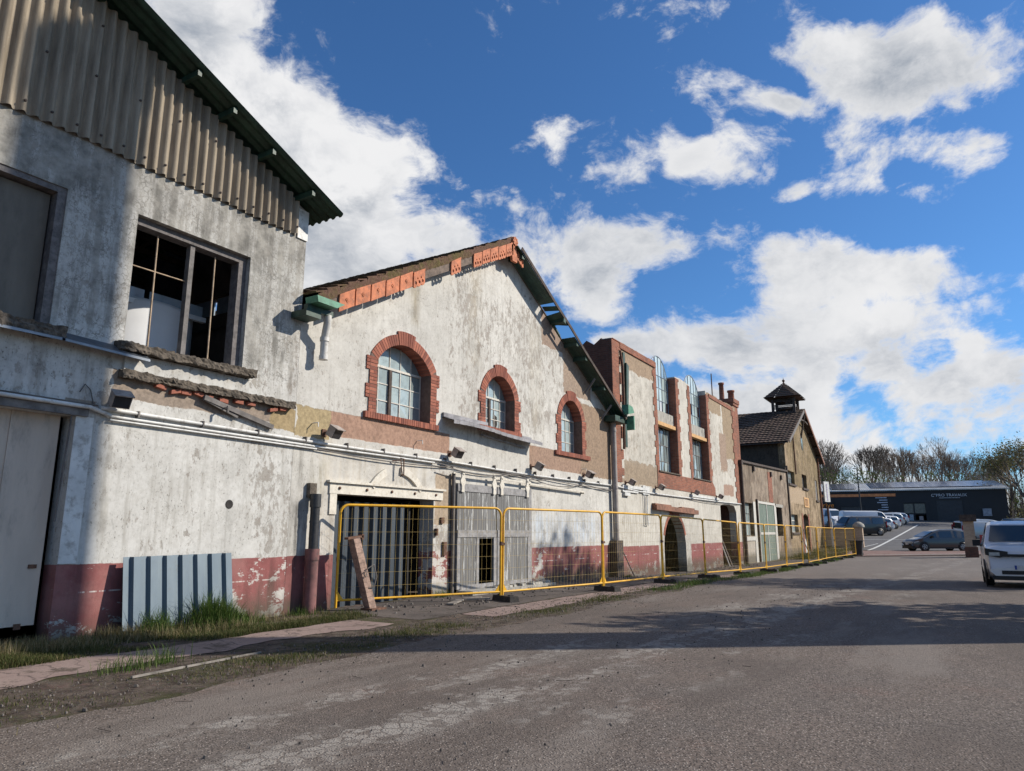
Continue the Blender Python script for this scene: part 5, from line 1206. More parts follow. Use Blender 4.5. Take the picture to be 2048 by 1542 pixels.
def make_car(kind,pm,label,cat,plate=True,rim=True,dark_bumper=False,group=None):
    L,W,belt,prof,sw,ws,rw,wr=PROF[kind]
    t=thing('parked_'+{'hatch':'car','mpv':'people_carrier','van':'small_van','minibus':'minibus','panelvan':'panel_van'}[kind],label,cat,(0,0,0),group)
    xs0=[p[0] for p in prof];zs0=[p[1] for p in prof]
    def zt(x):
        if x<=xs0[0]:return zs0[0]
        for (a,b) in zip(prof[:-1],prof[1:]):
            if x<=b[0]:
                f=(x-a[0])/max(1e-6,b[0]-a[0]);return a[1]+(b[1]-a[1])*f
        return zs0[-1]
    def hw(x): return W/2*(1-.10*abs(2*x/L)**5-.02*abs(2*x/L)**2)
    def wtop(x):
        z=zt(x);return hw(x)*(.985 if z<=belt+.03 else max(.74,.985-.30*(z-belt)))
    def sec(x):
        z=zt(x);w=hw(x);b=min(belt,z-.04);zb=.2 if abs(x)<L/2-.15 else .3
        wt=wtop(x);zm=min(.62,b-.05)
        return [(0,zb),(w*.86,zb),(w*.97,zb+.09),(w,min(zm,.5)),(w*.995,zm),(w*.985,b),(wt+.012,max(b+.01,z-.09)),(wt*.96,z-.03),(wt*.82,z),(wt*.4,z+.012),(0,z+.014)]
    xs=sorted(set([-L/2+L*i/44 for i in range(45)]+xs0))
    vs=[];fs=[]
    for x in xs:
        c=sec(x);vs+=[(x,-a,b) for a,b in c]+[(x,a,b) for a,b in c[::-1][1:-1]]
    n=20
    for i in range(len(xs)-1):
        for k in range(n):
            fs.append((i*n+k,(i+1)*n+k,(i+1)*n+(k+1)%n,i*n+(k+1)%n))
    m=MB();m.add(vs,fs,True);m.add(vs[:n],[tuple(range(n))]);m.add(vs[-n:],[tuple(range(n))[::-1]])
    body=m.build('body',pm,t)
    wx=(-L/2+.82,L/2-.86)
    # glass
    def sidey(x,z):
        b=min(belt,zt(x)-.04);top=zt(x)-.09;f=(z-b)/max(.01,top-b);return hw(x)*.985+(wtop(x)+.012-hw(x)*.985)*max(0,min(1,f))
    for s_ in (-1,1):
        m=MB();N=16;a0,a1=sw;rows=[]
        for i in range(N+1):
            x=a0+(a1-a0)*i/N;zb=belt+.04;ztp=max(zb+.02,zt(x)-.12);zz=[zb,zb+(ztp-zb)*.5,ztp]
            rows.append([(x,s_*(sidey(x,q)+.009),q) for q in zz])
        pil=[int(N*.36),int(N*.70)] if kind!='van' else []
        if kind=='panelvan':pil=[]
        for i in range(N):
            if i in pil: continue
            for j in range(2):
                q=[rows[i][j],rows[i+1][j],rows[i+1][j+1],rows[i][j+1]]
                m.add(q,[(0,1,2,3) if s_<0 else (3,2,1,0)])
        build_each(m,'side_window',GL,t)
        m=MB()
        for x in wx: m.lathe([(0,-.01),(wr+.07,-.01),(wr+.07,.012),(0,.012)],24,(x,s_*(hw(x)*.995),wr+.01),'y')
        m.box(wx[0],wx[1],s_*hw(0)*.96-.02,s_*hw(0)*.96+.02,.19,.27)
        m.build('wheel_arch',TRIM,t)
        m=MB();m.obox((L/2-L*.315,s_*(W/2+.10),belt+.10),(.05,0,.0),(0,.10,0),(0,0,.085));m.obox((L/2-L*.315,s_*(W/2-.02),belt+.03),(.03,0,0),(0,.05,0),(0,0,.025));m.build('wing_mirror',TRIM,t)
        m=MB()
        hx=L/2-.30
        def lp(x,z): return (x,s_*(hw(x)*(.995 if z<belt-.1 else .98)+.006),z)
        zf=zt(L/2-.12)
        m.add([lp(L/2-.5,zf-.03),lp(L/2-.10,zf-.16),lp(L/2-.10,zf-.04),lp(L/2-.42,zf+.03)],[(0,1,2,3) if s_<0 else (3,2,1,0)])
        m.box(L/2-.11,L/2+.008,s_*W*.30,s_*W*.43,zf-.15,zf-.06)
        m.build('headlight',HLm,t)
        if kind=='van':
            m=MB();m.prism([(s_*W*.20,zf-.12),(s_*W*.30,zf-.20),(s_*W*.475,zf-.13),(s_*W*.475,zf+.05),(s_*W*.20,zf-.04)],[],L/2-.35,L/2+.004,fn=lambda x,y,z:(y,x,z));m.build('headlight_surround',TRIM,t)
            m=MB();m.add([lp(L/2-.55,.2),lp(L/2-.13,.2),lp(L/2-.16,.46),lp(L/2-.32,.62),lp(L/2-1.25,.72),lp(L/2-1.35,.45)],[(0,1,2,3,4,5) if s_<0 else (5,4,3,2,1,0)]);m.build('wheel_cladding',TRIM,t)
        m=MB();zz=zt(-L/2+.01)
        if kind in('hatch','mpv'): m.obox((-L/2+.10,s_*W*.40,belt+.02),(.09,0,0),(0,.12,0),(.05,0,.13))
        else: m.box(-L/2-.012,-L/2+.08,s_*W*.42,s_*W*.465,.85,1.45)
        m.build('tail_light',TLm,t)
    def topglass(xa,xb,fr=.80):
        m=MB();m.grid(lambda u,v:(xa+(xb-xa)*u,wtop(xa+(xb-xa)*u)*fr*(2*v-1),zt(xa+(xb-xa)*u)+.018),6,6);return m
    m=MB();xa,xb=ws[1],ws[0]
    m.grid(lambda u,v:(xa+(xb-xa)*(.04+.92*u)+.014,wtop(xa+(xb-xa)*u)*.86*(2*v-1),zt(xa+(xb-xa)*(.04+.92*u))+.022),6,6);m.build('windscreen',GL,t)
    if kind!='panelvan':
        m=MB();xa,xb=rw;zlo,zhi=belt+.08,max(p[1] for p in prof)-.14
        if kind in('van','minibus'): m.box(-L/2-.014,-L/2+.03,-W*.33,W*.33,zlo,zhi)
        else: m.grid(lambda u,v:(xa+(xb-xa)*u-.014,wtop(xa+(xb-xa)*u)*.78*(2*v-1),zt(xa+(xb-xa)*u)+.016),5,5)
        m.build('rear_window',GL,t)
    m=MB();zf=zt(L/2-.05)
    m.box(L/2-.12,L/2+.012,-W*.26,W*.26,zf-.20 if kind!='van' else zf-.12,zf-.09 if kind!='van' else zf-.05);m.box(L/2-.12,L/2+.014,-W*.30,W*.30,.34,.44);m.box(L/2-.2,L/2+.004,-W*.42,W*.42,.19,.3);m.build('grille',TRIM,t)
    if plate:
        m=MB();m.box(L/2,L/2+.022,-.26,.26,.47,.58);pl=m.build('number_plate',PLm,t)
        m=MB();m.box(-L/2-.02,-L/2+.02,-.26,.26,.62,.73);m.build('number_plate',PLm,t)
        m=MB();m.box(L/2+.0221,L/2+.026,-.26,-.21,.47,.58);m.box(L/2+.0221,L/2+.026,.21,.26,.47,.58);m.build('plate_band',BLU,pl)
    for s_ in (-1,1):
        for x in wx:
            m=MB();y=s_*(W/2-.10);m.lathe([(wr*.62,-.1),(wr*.93,-.1),(wr,-.07),(wr,.07),(wr*.93,.1),(wr*.62,.1)],28,(x,y,wr),'y');wh=m.build('wheel',TY,t)
            m=MB();m.lathe([(0,.02),(wr*.62,.02)],20,(x,y,wr),'y');m.v=[(q[0],y+s_*.05,q[2]) for q in m.v]
            m.build('wheel_well',TRIM,wh)
            m=MB()
            for a in range(5):
                an=a*2*PI/5;c,sn=math.cos(an),math.sin(an);m.obox((x+c*wr*.33,y+s_*.085,wr+sn*wr*.33),(c*wr*.31,0,sn*wr*.31),(-sn*.035,0,c*.035),(0,.01,0))
            m.lathe([(wr*.56,-.1),(wr*.64,-.102),(wr*.64,.102),(wr*.56,.1)],24,(x,y,wr),'y')
            m.build('rim',RM,wh)
    return t
def place(t,x,y,ang):
    t.location=(x,y,gz(x,y)+.03)
    e=.6;dx,dy=math.cos(ang),math.sin(ang)
    pit=math.atan2(gz(x+dx*e,y+dy*e)-gz(x-dx*e,y-dy*e),2*e);rol=math.atan2(gz(x-dy*e,y+dx*e)-gz(x+dy*e,y-dx*e),2*e)
    t.rotation_euler=(rol,-pit,ang)
    return t
AR_=HX-PI/2   # angle of the RT direction
WHT=paint('white_paint',(.62,.63,.65));BLK=paint('black_paint',(.012,.012,.014));GRY=paint('dark_grey_paint',(.05,.055,.06),.3,.3);SIL=paint('silver_paint',(.33,.36,.38),.3,.4)
v=make_car('van',WHT,'white small van with black lower bumper parked facing the camera','van')
place(v,26.1,-1.50,PI)
# extra front detail on the near van
m=MB();L=4.45
m.lathe([(0,.0),(.095,.0),(.095,.02),(0,.02)],18,(0,0,0),'y');m.v=[(L/2+.02+b,a,.80+c) for a,b,c in m.v];m.build('grille_emblem',simple('emblem_metal',(.3,.3,.32),.25,.8),v)
m=MB();m.box(L/2-.25,L/2+.012,-.80,-.55,.24,.42);m.box(L/2-.25,L/2+.012,.55,.80,.24,.42);m.build('fog_lamp_recess',TRIM,v)
m=MB()
for y in (-.935,.935): m.box(-1.4,1.0,y-.01,y+.01,.45,.58)
m.build('side_moulding',TRIM,v)
m=MB();m.tube([(.6,0,1.84),(.35,0,2.1)],.008,5);m.build('aerial',TRIM,v)
v=make_car('mpv',GRY,'dark grey people carrier driving across the gateway','car');p=far(57.2,33.4);place(v,p.x,p.y,AR_+PI)
v=make_car('minibus',BLK,'black minibus with dark windows parked side on in the car park','minibus');p=far(76,36.4);place(v,p.x,p.y,AR_+PI+.12)
v=make_car('panelvan',WHT,'long white panel van behind the black minibus','van');p=far(84,41.0);place(v,p.x,p.y,AR_-.1)
rowc=[('hatch',BLK,78.6,37.9,'black hatchback with its tail out, first beside the black minibus'),('hatch',WHT,82.0,40.9,'white hatchback parked next to the black hatchback'),('hatch',WHT,86.0,43.8,'white hatchback between the other white car and the silver carrier'),('mpv',SIL,90.0,46.2,'silver people carrier parked among white hatchbacks near the shed'),('hatch',WHT,93.6,49.0,'white hatchback parked last in its row by the shed entrance')]
protos={}
for kind,pm,s_,r_,lab in rowc:
    key=(kind,pm.name)
    if key not in protos: t=protos[key]=make_car(kind,pm,lab,'car',group='cars parked in a row by the shed')
    else: t=dup(protos[key],label=lab)
    p=far(s_,r_);place(t,p.x,p.y,AR_+PI+.1)
v=make_car('panelvan',WHT,'white pick up van facing out beside the hall corner','van');p=far(90,38.9);place(v,p.x,p.y,HX+PI+.3)
for kind,pm,s_,r_,a,lab in (('van',SIL,70,45.2,.0,'silver van parked behind the flat capped gate pillar'),('mpv',SIL,76,50.0,.0,'silver people carrier parked behind the silver van'),('mpv',GRY,78,55.2,.1,'dark grey people carrier parked beyond the near white van'),('hatch',GRY,71,52.0,.1,'dark grey hatchback parked beyond the near white van')):
    v=make_car(kind,pm,lab,'car');p=far(s_,r_);place(v,p.x,p.y,AR_+a)
#--PART5--
# ================================================================== TREES
BARK=simple('bark',(.085,.065,.05),.95,obj=True,var=.3,scale=3);TWIG=simple('twigs',(.20,.155,.115),.95,obj=True,var=.3,scale=.6)
def leafmat(name,a,b):
    k=newmat(name);c=k.mix(island(k),a,b);setp(k,c,.8,0,None,.2)
    tr=k.n('ShaderNodeBsdfTranslucent');k.put(tr.inputs[0],c);mx=k.n('ShaderNodeMixShader');mx.inputs[0].default_value=.3
    k.t.links.new(k.b.outputs[0],mx.inputs[1]);k.t.links.new(tr.outputs[0],mx.inputs[2]);k.t.links.new(mx.outputs[0],k.out.inputs[0]);return k.mat
LEAFO=leafmat('olive_leaves',(.12,.12,.04),(.22,.19,.085));LEAFG=leafmat('green_leaves',(.05,.085,.02),(.10,.13,.035))
def tri_tube(mb,a,b,ra,rb):
    d=(b-a);
    if d.length<1e-6:return
    d=d.normalized();u=d.orthogonal().normalized();w=d.cross(u);vs=[]
    for p,r in ((a,ra),(b,rb)):
        for k in range(3): an=2*PI*k/3;vs.append(p+u*(r*math.cos(an))+w*(r*math.sin(an)))
    mb.add(vs,[(0,1,4,3),(1,2,5,4),(2,0,3,5)])
def grow(mt,mc,h,seed,spread=.55,depth=7,ends=None):
    r=random.Random(seed)
    def rec(p,d,L,rad,k):
        n=2 if k<3 else 1;q=p
        for i in range(n):
            d=(d+Vector((r.uniform(-1,1),r.uniform(-1,1),r.uniform(-.3,.6)))*.12).normalized();q2=q+d*L/n
            tri_tube(mt if k<2 else mc,q,q2,rad*(1-.18*i),rad*(1-.18*(i+1)));q=q2
        if ends is not None and k>=4: ends.append(q)
        if k>=depth or rad<.0129 and k>5:return
        nb=(4 if k==0 else 3 if k<5 else 2)
        for j in range(nb):
            a=r.uniform(0,2*PI);s_=spread*r.uniform(.55,1.25)*(1 if j else .4)
            o=d.orthogonal().normalized();o.rotate(Matrix.Rotation(a,3,d));nd=(d+o*s_+Vector((0,0,.12))).normalized()
            rec(q,nd,L*r.uniform(.62,.86)*(1.0 if k else .85),max(.013,rad*.6),k+1)
    rec(Vector((0,0,-.3)),Vector((0,0,1)),h*.22,h*.018,0)
def tree(h,seed,label,spread=.55,group=None):
    t=thing('bare_tree',label,'tree',(0,0,0),group);a=MB();b=MB();grow(a,b,h,seed,spread);a.build('trunk',BARK,t);b.build('crown',TWIG,t);return t
TP=[tree(12.8,31,'x',.5,'bare trees behind the shed'),tree(12.5,32,'x',.62,'bare trees behind the shed'),tree(12.2,33,'x',.42,'bare trees behind the shed')]
used=[False]*3
tl=[(120,54.3,0,1.0,'wide bare tree rising just right of the hall roof'),(124,62.0,2,1.0,'narrow upright bare tree above the orange fascia of the shed'),(128,57.2,1,.8,'low bare tree between the first two crowns'),(126,69.5,2,1.0,'upright bare tree beside the tallest broad crown'),(122,73.4,1,0.95,'tallest broad bare tree above the middle of the shed'),(129,80.2,0,.85,'spreading bare tree above the shed sign lettering'),(126,65.6,0,.82,'small bare tree between two taller ones'),(131,86.2,1,.72,'low bare tree above the far roof end of the shed'),(134,91,2,.72,'thin bare tree near the leafy tree'),(133,75.5,0,.9,'bare tree half hidden behind the tallest crown'),(118,50,1,.8,'bare tree partly behind the hall roof edge')]
for s_,r_,i,sc,lab in tl:
    t=TP[i] if not used[i] else dup(TP[i]);used[i]=True
    p=far(s_,r_);t.location=p;t.scale=(sc*1.45,sc*1.45,sc*1.5);t.rotation_euler=(0,0,s_*1.7);t['label']=lab
def leaves(mb,c,rad,n,size,r,flat=.8):
    for _ in range(n):
        while True:
            v=Vector((r.uniform(-1,1),r.uniform(-1,1),r.uniform(-1,1)))
            if v.length<1: break
        p=Vector(c)+Vector((v.x*rad,v.y*rad,v.z*rad*flat));s_=size*r.uniform(.5,1.3)
        a=Vector((r.gauss(0,1),r.gauss(0,1),r.gauss(0,1))).normalized();b=a.orthogonal().normalized();cc=a.cross(b)
        mb.add([p-b*s_,p+cc*s_*.6,p+b*s_,p-cc*s_*.6],[(0,1,2,3)])
def leafy(h,seed,label,mat,n=5,size=.16,rad=.55,group=None,spread=.6,depth=6):
    t=thing('leafy_tree',label,'tree',(0,0,0),group);a=MB();b=MB();e=[];grow(a,b,h,seed,spread,depth,e);a.build('trunk',BARK,t);br=b.build('branches',TWIG,t)
    r=random.Random(seed);m=MB()
    for q in e:
        if r.random()<.75: leaves(m,q,rad,n,size,r)
    m.build('crown',mat,t);return t
t=leafy(10.5,41,'tall olive leafed tree standing beyond the shed end',LEAFO,4,.09,.9,depth=6);p=far(93,66.5);t.location=p;t.scale=(1.4,1.4,1.5)
t=leafy(9.5,42,'smaller olive leafed tree behind the taller leafy one',LEAFO,4,.09,.9,depth=6);p=far(104,72);t.location=p;t.scale=(1.5,1.5,1.5)
m=MB();r=random.Random(77)
for i in range(620):
    s_=r.uniform(114,122);r_=r.uniform(40,92);p=far(s_,r_);hh=r.uniform(4,10.5)
    for j in range(5):
        q=p+Vector((r.uniform(-.9,.9),r.uniform(-.9,.9),hh*r.uniform(.6,1)));tri_tube(m,p,q,.04,.012)
stuff('undergrowth',m,TWIG,'brown twiggy undergrowth along the back of the shed','undergrowth')
m=MB()
for i in range(170):
    s_=r.uniform(113,118);r_=r.choice((r.uniform(44,60),r.uniform(40,92)));p=far(s_,r_);leaves(m,p+Vector((0,0,r.uniform(2,7.6))),1.3,34,.17,r)
stuff('shrubbery',m,LEAFG,'fresh green shrubbery behind the shed roof','shrubbery')
m=MB()
for i in range(140):
    p=far(r.uniform(82,92),r.uniform(63,76));leaves(m,p+Vector((0,0,r.uniform(0,2.6))),1.0,30,.13,r)
stuff('undergrowth',m,LEAFO,'dull olive scrub on the bank right of the shed','scrub')
# trees, and an added chimney, across the street, outside the frame, that throw the long shadows
def shade_tree(h,seed,x,y,cz,rx,rz,label,n=2600):
    t=thing('street_tree',label,'tree',(0,0,0));m=MB();m.tube([(0,0,-.3),(.05,0,cz-rz*.3),(.1,.05,cz+rz*.5)],[.2,.15,.04],8);m.build('trunk',BARK,t)
    r=random.Random(seed);m=MB();nb=46
    for i in range(nb):
        a=r.uniform(0,2*PI);u=r.uniform(-1,1);q=math.sqrt(1-u*u)*r.uniform(.35,1)
        leaves(m,(q*math.cos(a)*rx,q*math.sin(a)*rx,cz+u*rz*r.uniform(.6,1)),rx*.36,n//nb,.17,r,.85)
    m.build('crown',LEAFG,t);t.location=(x,y,gz(x,y));return t
shade_tree(8,51,18.6,-5.0,4.6,2.3,3.0,'round dense tree across the street, shading the middle of the road',3600)
shade_tree(9,52,29.8,-7.5,6.0,2.6,3.0,'dense tree across the street behind the parked white van',3000)
shade_tree(16,53,33.6,-9.0,11.3,3.0,4.9,'tall dense tree across the street beyond the white van',3600)
ck=thing('shadow_chimney','unseen round brick chimney added across the street for its shadow','chimney',(16.4,-5.6,0))  # unseen shaft, shaped to cast the shadow on the factory wall
m=MB();m.lathe([(.85,-.5),(.82,.2),(.78,.6),(.66,19.6),(.74,19.8),(.74,20.6),(.55,20.6),(.55,19)],28,(16.4,-5.6,0));m.build('shaft',M['brick'],ck)
# ================================================================== GROUND
def soil():
    k=newmat('soil_and_moss');p=pos(k);x,y,z=k.sep(p)[:3]
    a=k.noise(p,.8,9,.7);b=k.noise(p,4.5,9,.72);c_=k.noise(p,28,7,.75)
    c=k.mix(k.rng(b,.35,.66),(.06,.044,.035),(.17,.135,.108));c=k.mix(k.m('MULTIPLY',k.rng(a,.5,.62),.75),c,k.mix(c_,(.035,.042,.012),(.085,.085,.028)))
    c=k.mix(k.m('MULTIPLY',k.rng(k.noise(p,1.7,8,.7),.56,.66),.6),c,(.19,.12,.10))
    g=k.vor(p,34,'F1',1);c=k.mix(k.m('MULTIPLY',k.rng(c_,.52,.62),.6),c,k.mix(.6,(.2,.18,.16),g,'MULTIPLY'))
    return setp(k,c,.97,0,k.bump(k.m('ADD',c_,k.m('MULTIPLY',b,1.5)),.9,.04),.15)
def asphalt():
    k=newmat('old_road_surface');p=pos(k);x,y,z=k.sep(p)[:3]
    a=k.noise(p,.35,7,.6);b=k.noise(p,1.3,9,.7);f=k.noise(p,34,6,.75);g=k.vor(p,50,'F1',0);gc=k.vor(p,50,'F1',1)
    base=k.mix(k.rng(a,.35,.65),(.172,.141,.12),(.19,.148,.123));base=k.mix(k.m('MULTIPLY',k.rng(b,.45,.68),.45),base,(.145,.127,.116))
    base=k.mix(k.m('MULTIPLY',k.rng(k.noise(p,.7,8,.65),.55,.68),.6),base,(.215,.145,.118))
    st=k.mix(k.rng(k.sep(gc)[0],.2,.9),(.05,.042,.036),(.46,.40,.35));base=k.mix(k.m('MULTIPLY',k.m('MULTIPLY',k.rng(g,.28,.5,1,0),.95),k.rng(k.noise(p,.55,6,.6),.35,.6,.5,1)),base,st)
    base=k.mix(k.rng(f,.40,.62,0,.7),base,(.062,.051,.044));dk=k.rng(k.noise(p,9,8,.75),.54,.64);base=k.mix(k.m('MULTIPLY',dk,.4),base,(.07,.06,.055))
    base=k.mix(k.m('MULTIPLY',k.rng(k.noise(k.mul(p,(.35,1,1)),.8,7,.65),.48,.62),.55),base,(.098,.080,.069))
    base=k.mix(k.m('MULTIPLY',k.rng(k.noise(k.vm('ADD',k.mul(p,(.3,1,1)),(9,4,0)),.7,7,.65),.52,.66),.5),base,(.225,.195,.17))
    # worn pale crazed patches in two wheel tracks along the street
    y0=k.m('SUBTRACT',5.02,k.m('MULTIPLY',x,.085));wob=k.m('MULTIPLY',k.m('SUBTRACT',k.noise(p,.9,5,.6),.5),.9)
    dy=k.m('SUBTRACT',y,k.m('ADD',y0,wob))
    pn=k.noise(k.mul(p,(.6,1.2,1)),1.1,10,.72)
    t1=k.m('MULTIPLY',k.rng(k.m('ABSOLUTE',dy),.08,.55,1,0),k.rng(pn,.46,.60))
    t2=k.m('MULTIPLY',k.rng(k.m('ABSOLUTE',k.m('ADD',dy,.95)),.1,.6,1,0),k.rng(pn,.42,.54))
    t3=k.m('MULTIPLY',k.rng(k.m('ABSOLUTE',k.m('ADD',dy,2.0)),.1,.7,1,0),k.m('MULTIPLY',k.rng(pn,.48,.62),.75))
    tr=k.m('MAXIMUM',k.m('MAXIMUM',t1,t2),t3)
    wv=k.vm('ADD',p,k.vm('SCALE',k.noise(p,3,4,.6,0,True),.16))
    cr=k.rng(k.vor(wv,8.5,'DISTANCE_TO_EDGE'),.01,.13);cell=k.sep(k.vor(wv,8.5,'F1',1))[0]
    pm=k.m('MULTIPLY',k.m('MULTIPLY',tr,cr),k.rng(k.m('ADD',cell,k.m('MULTIPLY',tr,.75)),.80,1.0))
    base=k.mix(k.m('MULTIPLY',pm,k.m('MULTIPLY',k.rng(f,.3,.62,.45,.95),k.rng(b,.3,.6,.6,1))),base,(.33,.30,.265))
    base=k.mix(k.m('MULTIPLY',k.m('MULTIPLY',tr,k.rng(pn,.44,.6)),.28),base,(.26,.24,.215))
    # far stretch more grey
    base=k.mix(k.m('MULTIPLY',k.rng(x,16,40),.45),base,(.20,.18,.165))
    h=k.m('ADD',k.m('ADD',k.m('MULTIPLY',k.rng(g,.0,.5,1,0),.9),k.m('MULTIPLY',f,.4)),k.m('ADD',k.m('MULTIPLY',pm,.3),k.m('MULTIPLY',b,.8)))
    return setp(k,base,.93,0,k.bump(h,.7,.014),.2)
def pave(name,a,b,dirt,amt,sc=1.2):
    k=newmat(name);p=pos(k);n=k.noise(p,sc,9,.7);f=k.noise(p,30,7,.72);d=k.noise(p,2.4,10,.75)
    c=k.mix(k.rng(n,.35,.65),a,b);c=k.mix(k.m('MULTIPLY',k.rng(f,.5,.7),.3),c,tuple(q*.55 for q in a));c=k.mix(k.m('MULTIPLY',k.rng(d,.5,.62),amt),c,dirt)
    cr=k.rng(k.vor(k.vm('ADD',p,k.vm('SCALE',k.noise(p,2,5,.6,0,True),.4)),.9,'DISTANCE_TO_EDGE'),0,.012,1,0);c=k.mix(k.m('MULTIPLY',cr,.7),c,(.05,.04,.035))
    return setp(k,c,.93,0,k.bump(k.m('ADD',f,k.m('MULTIPLY',d,-.7)),.5,.015),.2)
xs=[-400,-120,-40]+[-8+i for i in range(150)]+[160,220,400,900];ys=[-700,-250,-110]+[-75+i for i in range(125)]+[70,140,400,900]
m=MB();vs=[(x,y,gz(x,y)) for y in ys for x in xs];n=len(xs)
m.add(vs,[(j*n+i,j*n+i+1,(j+1)*n+i+1,(j+1)*n+i) for j in range(len(ys)-1) for i in range(n-1)],True)
structure('ground',m,soil())
rg=random.Random(3)
def wav(x,s): return .10*math.sin(x*.9+s)+.07*math.sin(x*2.3+s*2)+.05*math.sin(x*5.1+s*3)+.03*math.sin(x*11+s)
def sheet(x0,x1,ya,yb,off,step=.25,ny=10,flip=False):
    m=MB();nx=int((x1-x0)/step)
    def f(u,v):
        x=x0+(x1-x0)*u;a=ya(x);b=yb(x);y=a+(b-a)*v;return (x,y,gz(x,y)+off)
    m.grid(f,nx,ny);return m
structure('road',sheet(-8,59,lambda x:-16,lambda x:6.1+wav(x,1)*.9+.25*sst((x-18)/10),.006,.25,24),asphalt())
PINK=pave('pink_paving',(.24,.175,.155),(.31,.235,.205),(.085,.064,.05),.85)
structure('pavement',sheet(-6,9.0,lambda x:7.72+wav(x,2),lambda x:8.62+wav(x,5)*.6,.007,.1,8),PINK)
structure('pavement',sheet(10.6,30,lambda x:6.78+wav(x,4)*.5+.1*sst((x-18)/8),lambda x:7.55+wav(x,3)*.4-.1*sst((x-18)/8),.008,.1,8),PINK)
structure('path',sheet(9.6,54,lambda x:7.66+wav(x,3)*.3-.12*sst((x-18)/8)-.6*sst((x-30)/15),lambda x:10.09,.005,.25,8),pave('dark_forecourt',(.085,.072,.065),(.15,.125,.11),(.03,.026,.02),.7))
# ramp, gateway strip and car park
def quad_sheet(c,off,nu,nv):
    a,b,cc,d=[Vector(q) for q in c];m=MB()
    def f(u,v):
        p=a*(1-u)*(1-v)+b*u*(1-v)+cc*u*v+d*(1-u)*v;return (p.x,p.y,gz(p.x,p.y)+off)
    m.grid(f,nu,nv);return m
def sr(s,r): p=HD*s+RT*r;return (p.x,p.y)
PARK=pave('car_park_asphalt',(.115,.112,.112),(.14,.135,.135),(.09,.088,.085),.5,.5)
structure('road',quad_sheet([(a[0],a[1],0) for a in (sr(55,29.5),sr(55,90),sr(108,95),sr(108,20))],.03,60,60),PARK)
structure('pavement',quad_sheet([(a[0],a[1],0) for a in (sr(50.5,24),sr(50.5,44),sr(57.8,50),sr(57.8,24))],.045,20,10),pave('red_gateway',(.20,.125,.11),(.25,.17,.15),(.12,.10,.09),.5))
structure('kerb',quad_sheet([(a[0],a[1],0) for a in (sr(51.3,25),sr(49.6,44),sr(50.0,44),sr(51.7,25))],.075,20,2),M['concrete'])
WL=simple('road_line_paint',(.55,.55,.52),.8,obj=False,var=.15,dirt=(.25,.24,.23))
def line(p0,p1,w):
    a=Vector((*sr(*p0),0));b=Vector((*sr(*p1),0));n=(b-a).normalized();n=Vector((-n.y,n.x,0))*w/2
    return quad_sheet([a-n,b-n,b+n,a+n],.05,30,1)
structure('road_marking',line((58.5,28.6),(92,51.6),.22),WL)
structure('road_marking',line((62.5,30.2),(66,33.2),.12),WL)
structure('road_marking',line((70.5,33.0),(70.5,38.5),.14),WL)
# ---- loose stones, grass
m=MB();rg=random.Random(12)
def pebble(x,y,s_):
    z=gz(x,y)+.012;a=rg.uniform(0,6.28)
    v=[(math.cos(a+k*2*PI/5)*s_*rg.uniform(.7,1.2),math.sin(a+k*2*PI/5)*s_*rg.uniform(.7,1.2)) for k in range(5)]
    vs=[(x+p[0],y+p[1],z-.006) for p in v]+[(x+p[0]*.6,y+p[1]*.6,z+s_*rg.uniform(.5,.9)) for p in v]
    m.add(vs,[(0,1,6,5),(1,2,7,6),(2,3,8,7),(3,4,9,8),(4,0,5,9),(5,6,7,8,9)])
for i in range(2600):
    x=rg.uniform(2,24)
    y=rg.gauss(6.75,.45) if rg.random()<.72 else rg.uniform(2.2,6.3)
    pebble(x,y,rg.uniform(.004,.013)*(1 if rg.random()<.96 else 2.0))
for i in range(500): pebble(rg.uniform(10,40),rg.uniform(8.2,10),rg.uniform(.012,.04))
k=newmat('loose_gravel');setp(k,k.mix(island(k),(.05,.042,.036),(.21,.18,.155)),.95)
stuff('gravel',m,k.mat,'loose gravel and crumbs along the road verge','gravel')
def grassmat(name,a,b,c_):
    k=newmat(name);r=island(k);c=k.mix(k.rng(r,0,.6,0,1,False),a,b);c=k.mix(k.rng(r,.62,1,0,1,False),c,c_);setp(k,c,.75,0,None,.2)
    tr=k.n('ShaderNodeBsdfTranslucent');k.put(tr.inputs[0],c);mx=k.n('ShaderNodeMixShader');mx.inputs[0].default_value=.3
    k.t.links.new(k.b.outputs[0],mx.inputs[1]);k.t.links.new(tr.outputs[0],mx.inputs[2]);k.t.links.new(mx.outputs[0],k.out.inputs[0]);return k.mat
def blade(mb,x,y,h,w,lean,a,r):
    z=gz(x,y)-.01;d=Vector((math.cos(a),math.sin(a),0));sd=Vector((-d.y,d.x,0))*w;p=Vector((x,y,z));pts=[]
    for t,ww in ((0,1),(.5,.8),(.8,.45)): q=p+Vector((0,0,h*t*(1-.25*lean*t)))+d*(h*lean*t*t);pts+=[q-sd*ww,q+sd*ww]
    pts.append(p+Vector((0,0,h*(1-.25*lean)))+d*h*lean)
    mb.add(pts,[(0,1,3,2),(2,3,5,4),(4,5,6)])
def field(n,fx,h0,h1,w,seed,dens=None):
    m=MB();r=random.Random(seed);c=0;tries=0
    while c<n and tries<n*6:
        tries+=1;x,y=fx(r)
        q=.5+.25*math.sin(x*2.1+y*1.3)+.25*math.sin(x*.9-y*3.7+1)+.2*math.sin(x*5.3+y*4.1)
        if r.random()>(q if dens is None else dens(x,y,q)): continue
        blade(m,x,y,r.uniform(h0,h1)*(.5+q),w*r.uniform(.6,1.2),r.uniform(.1,.9),r.uniform(0,2*PI),r);c+=1
    return m
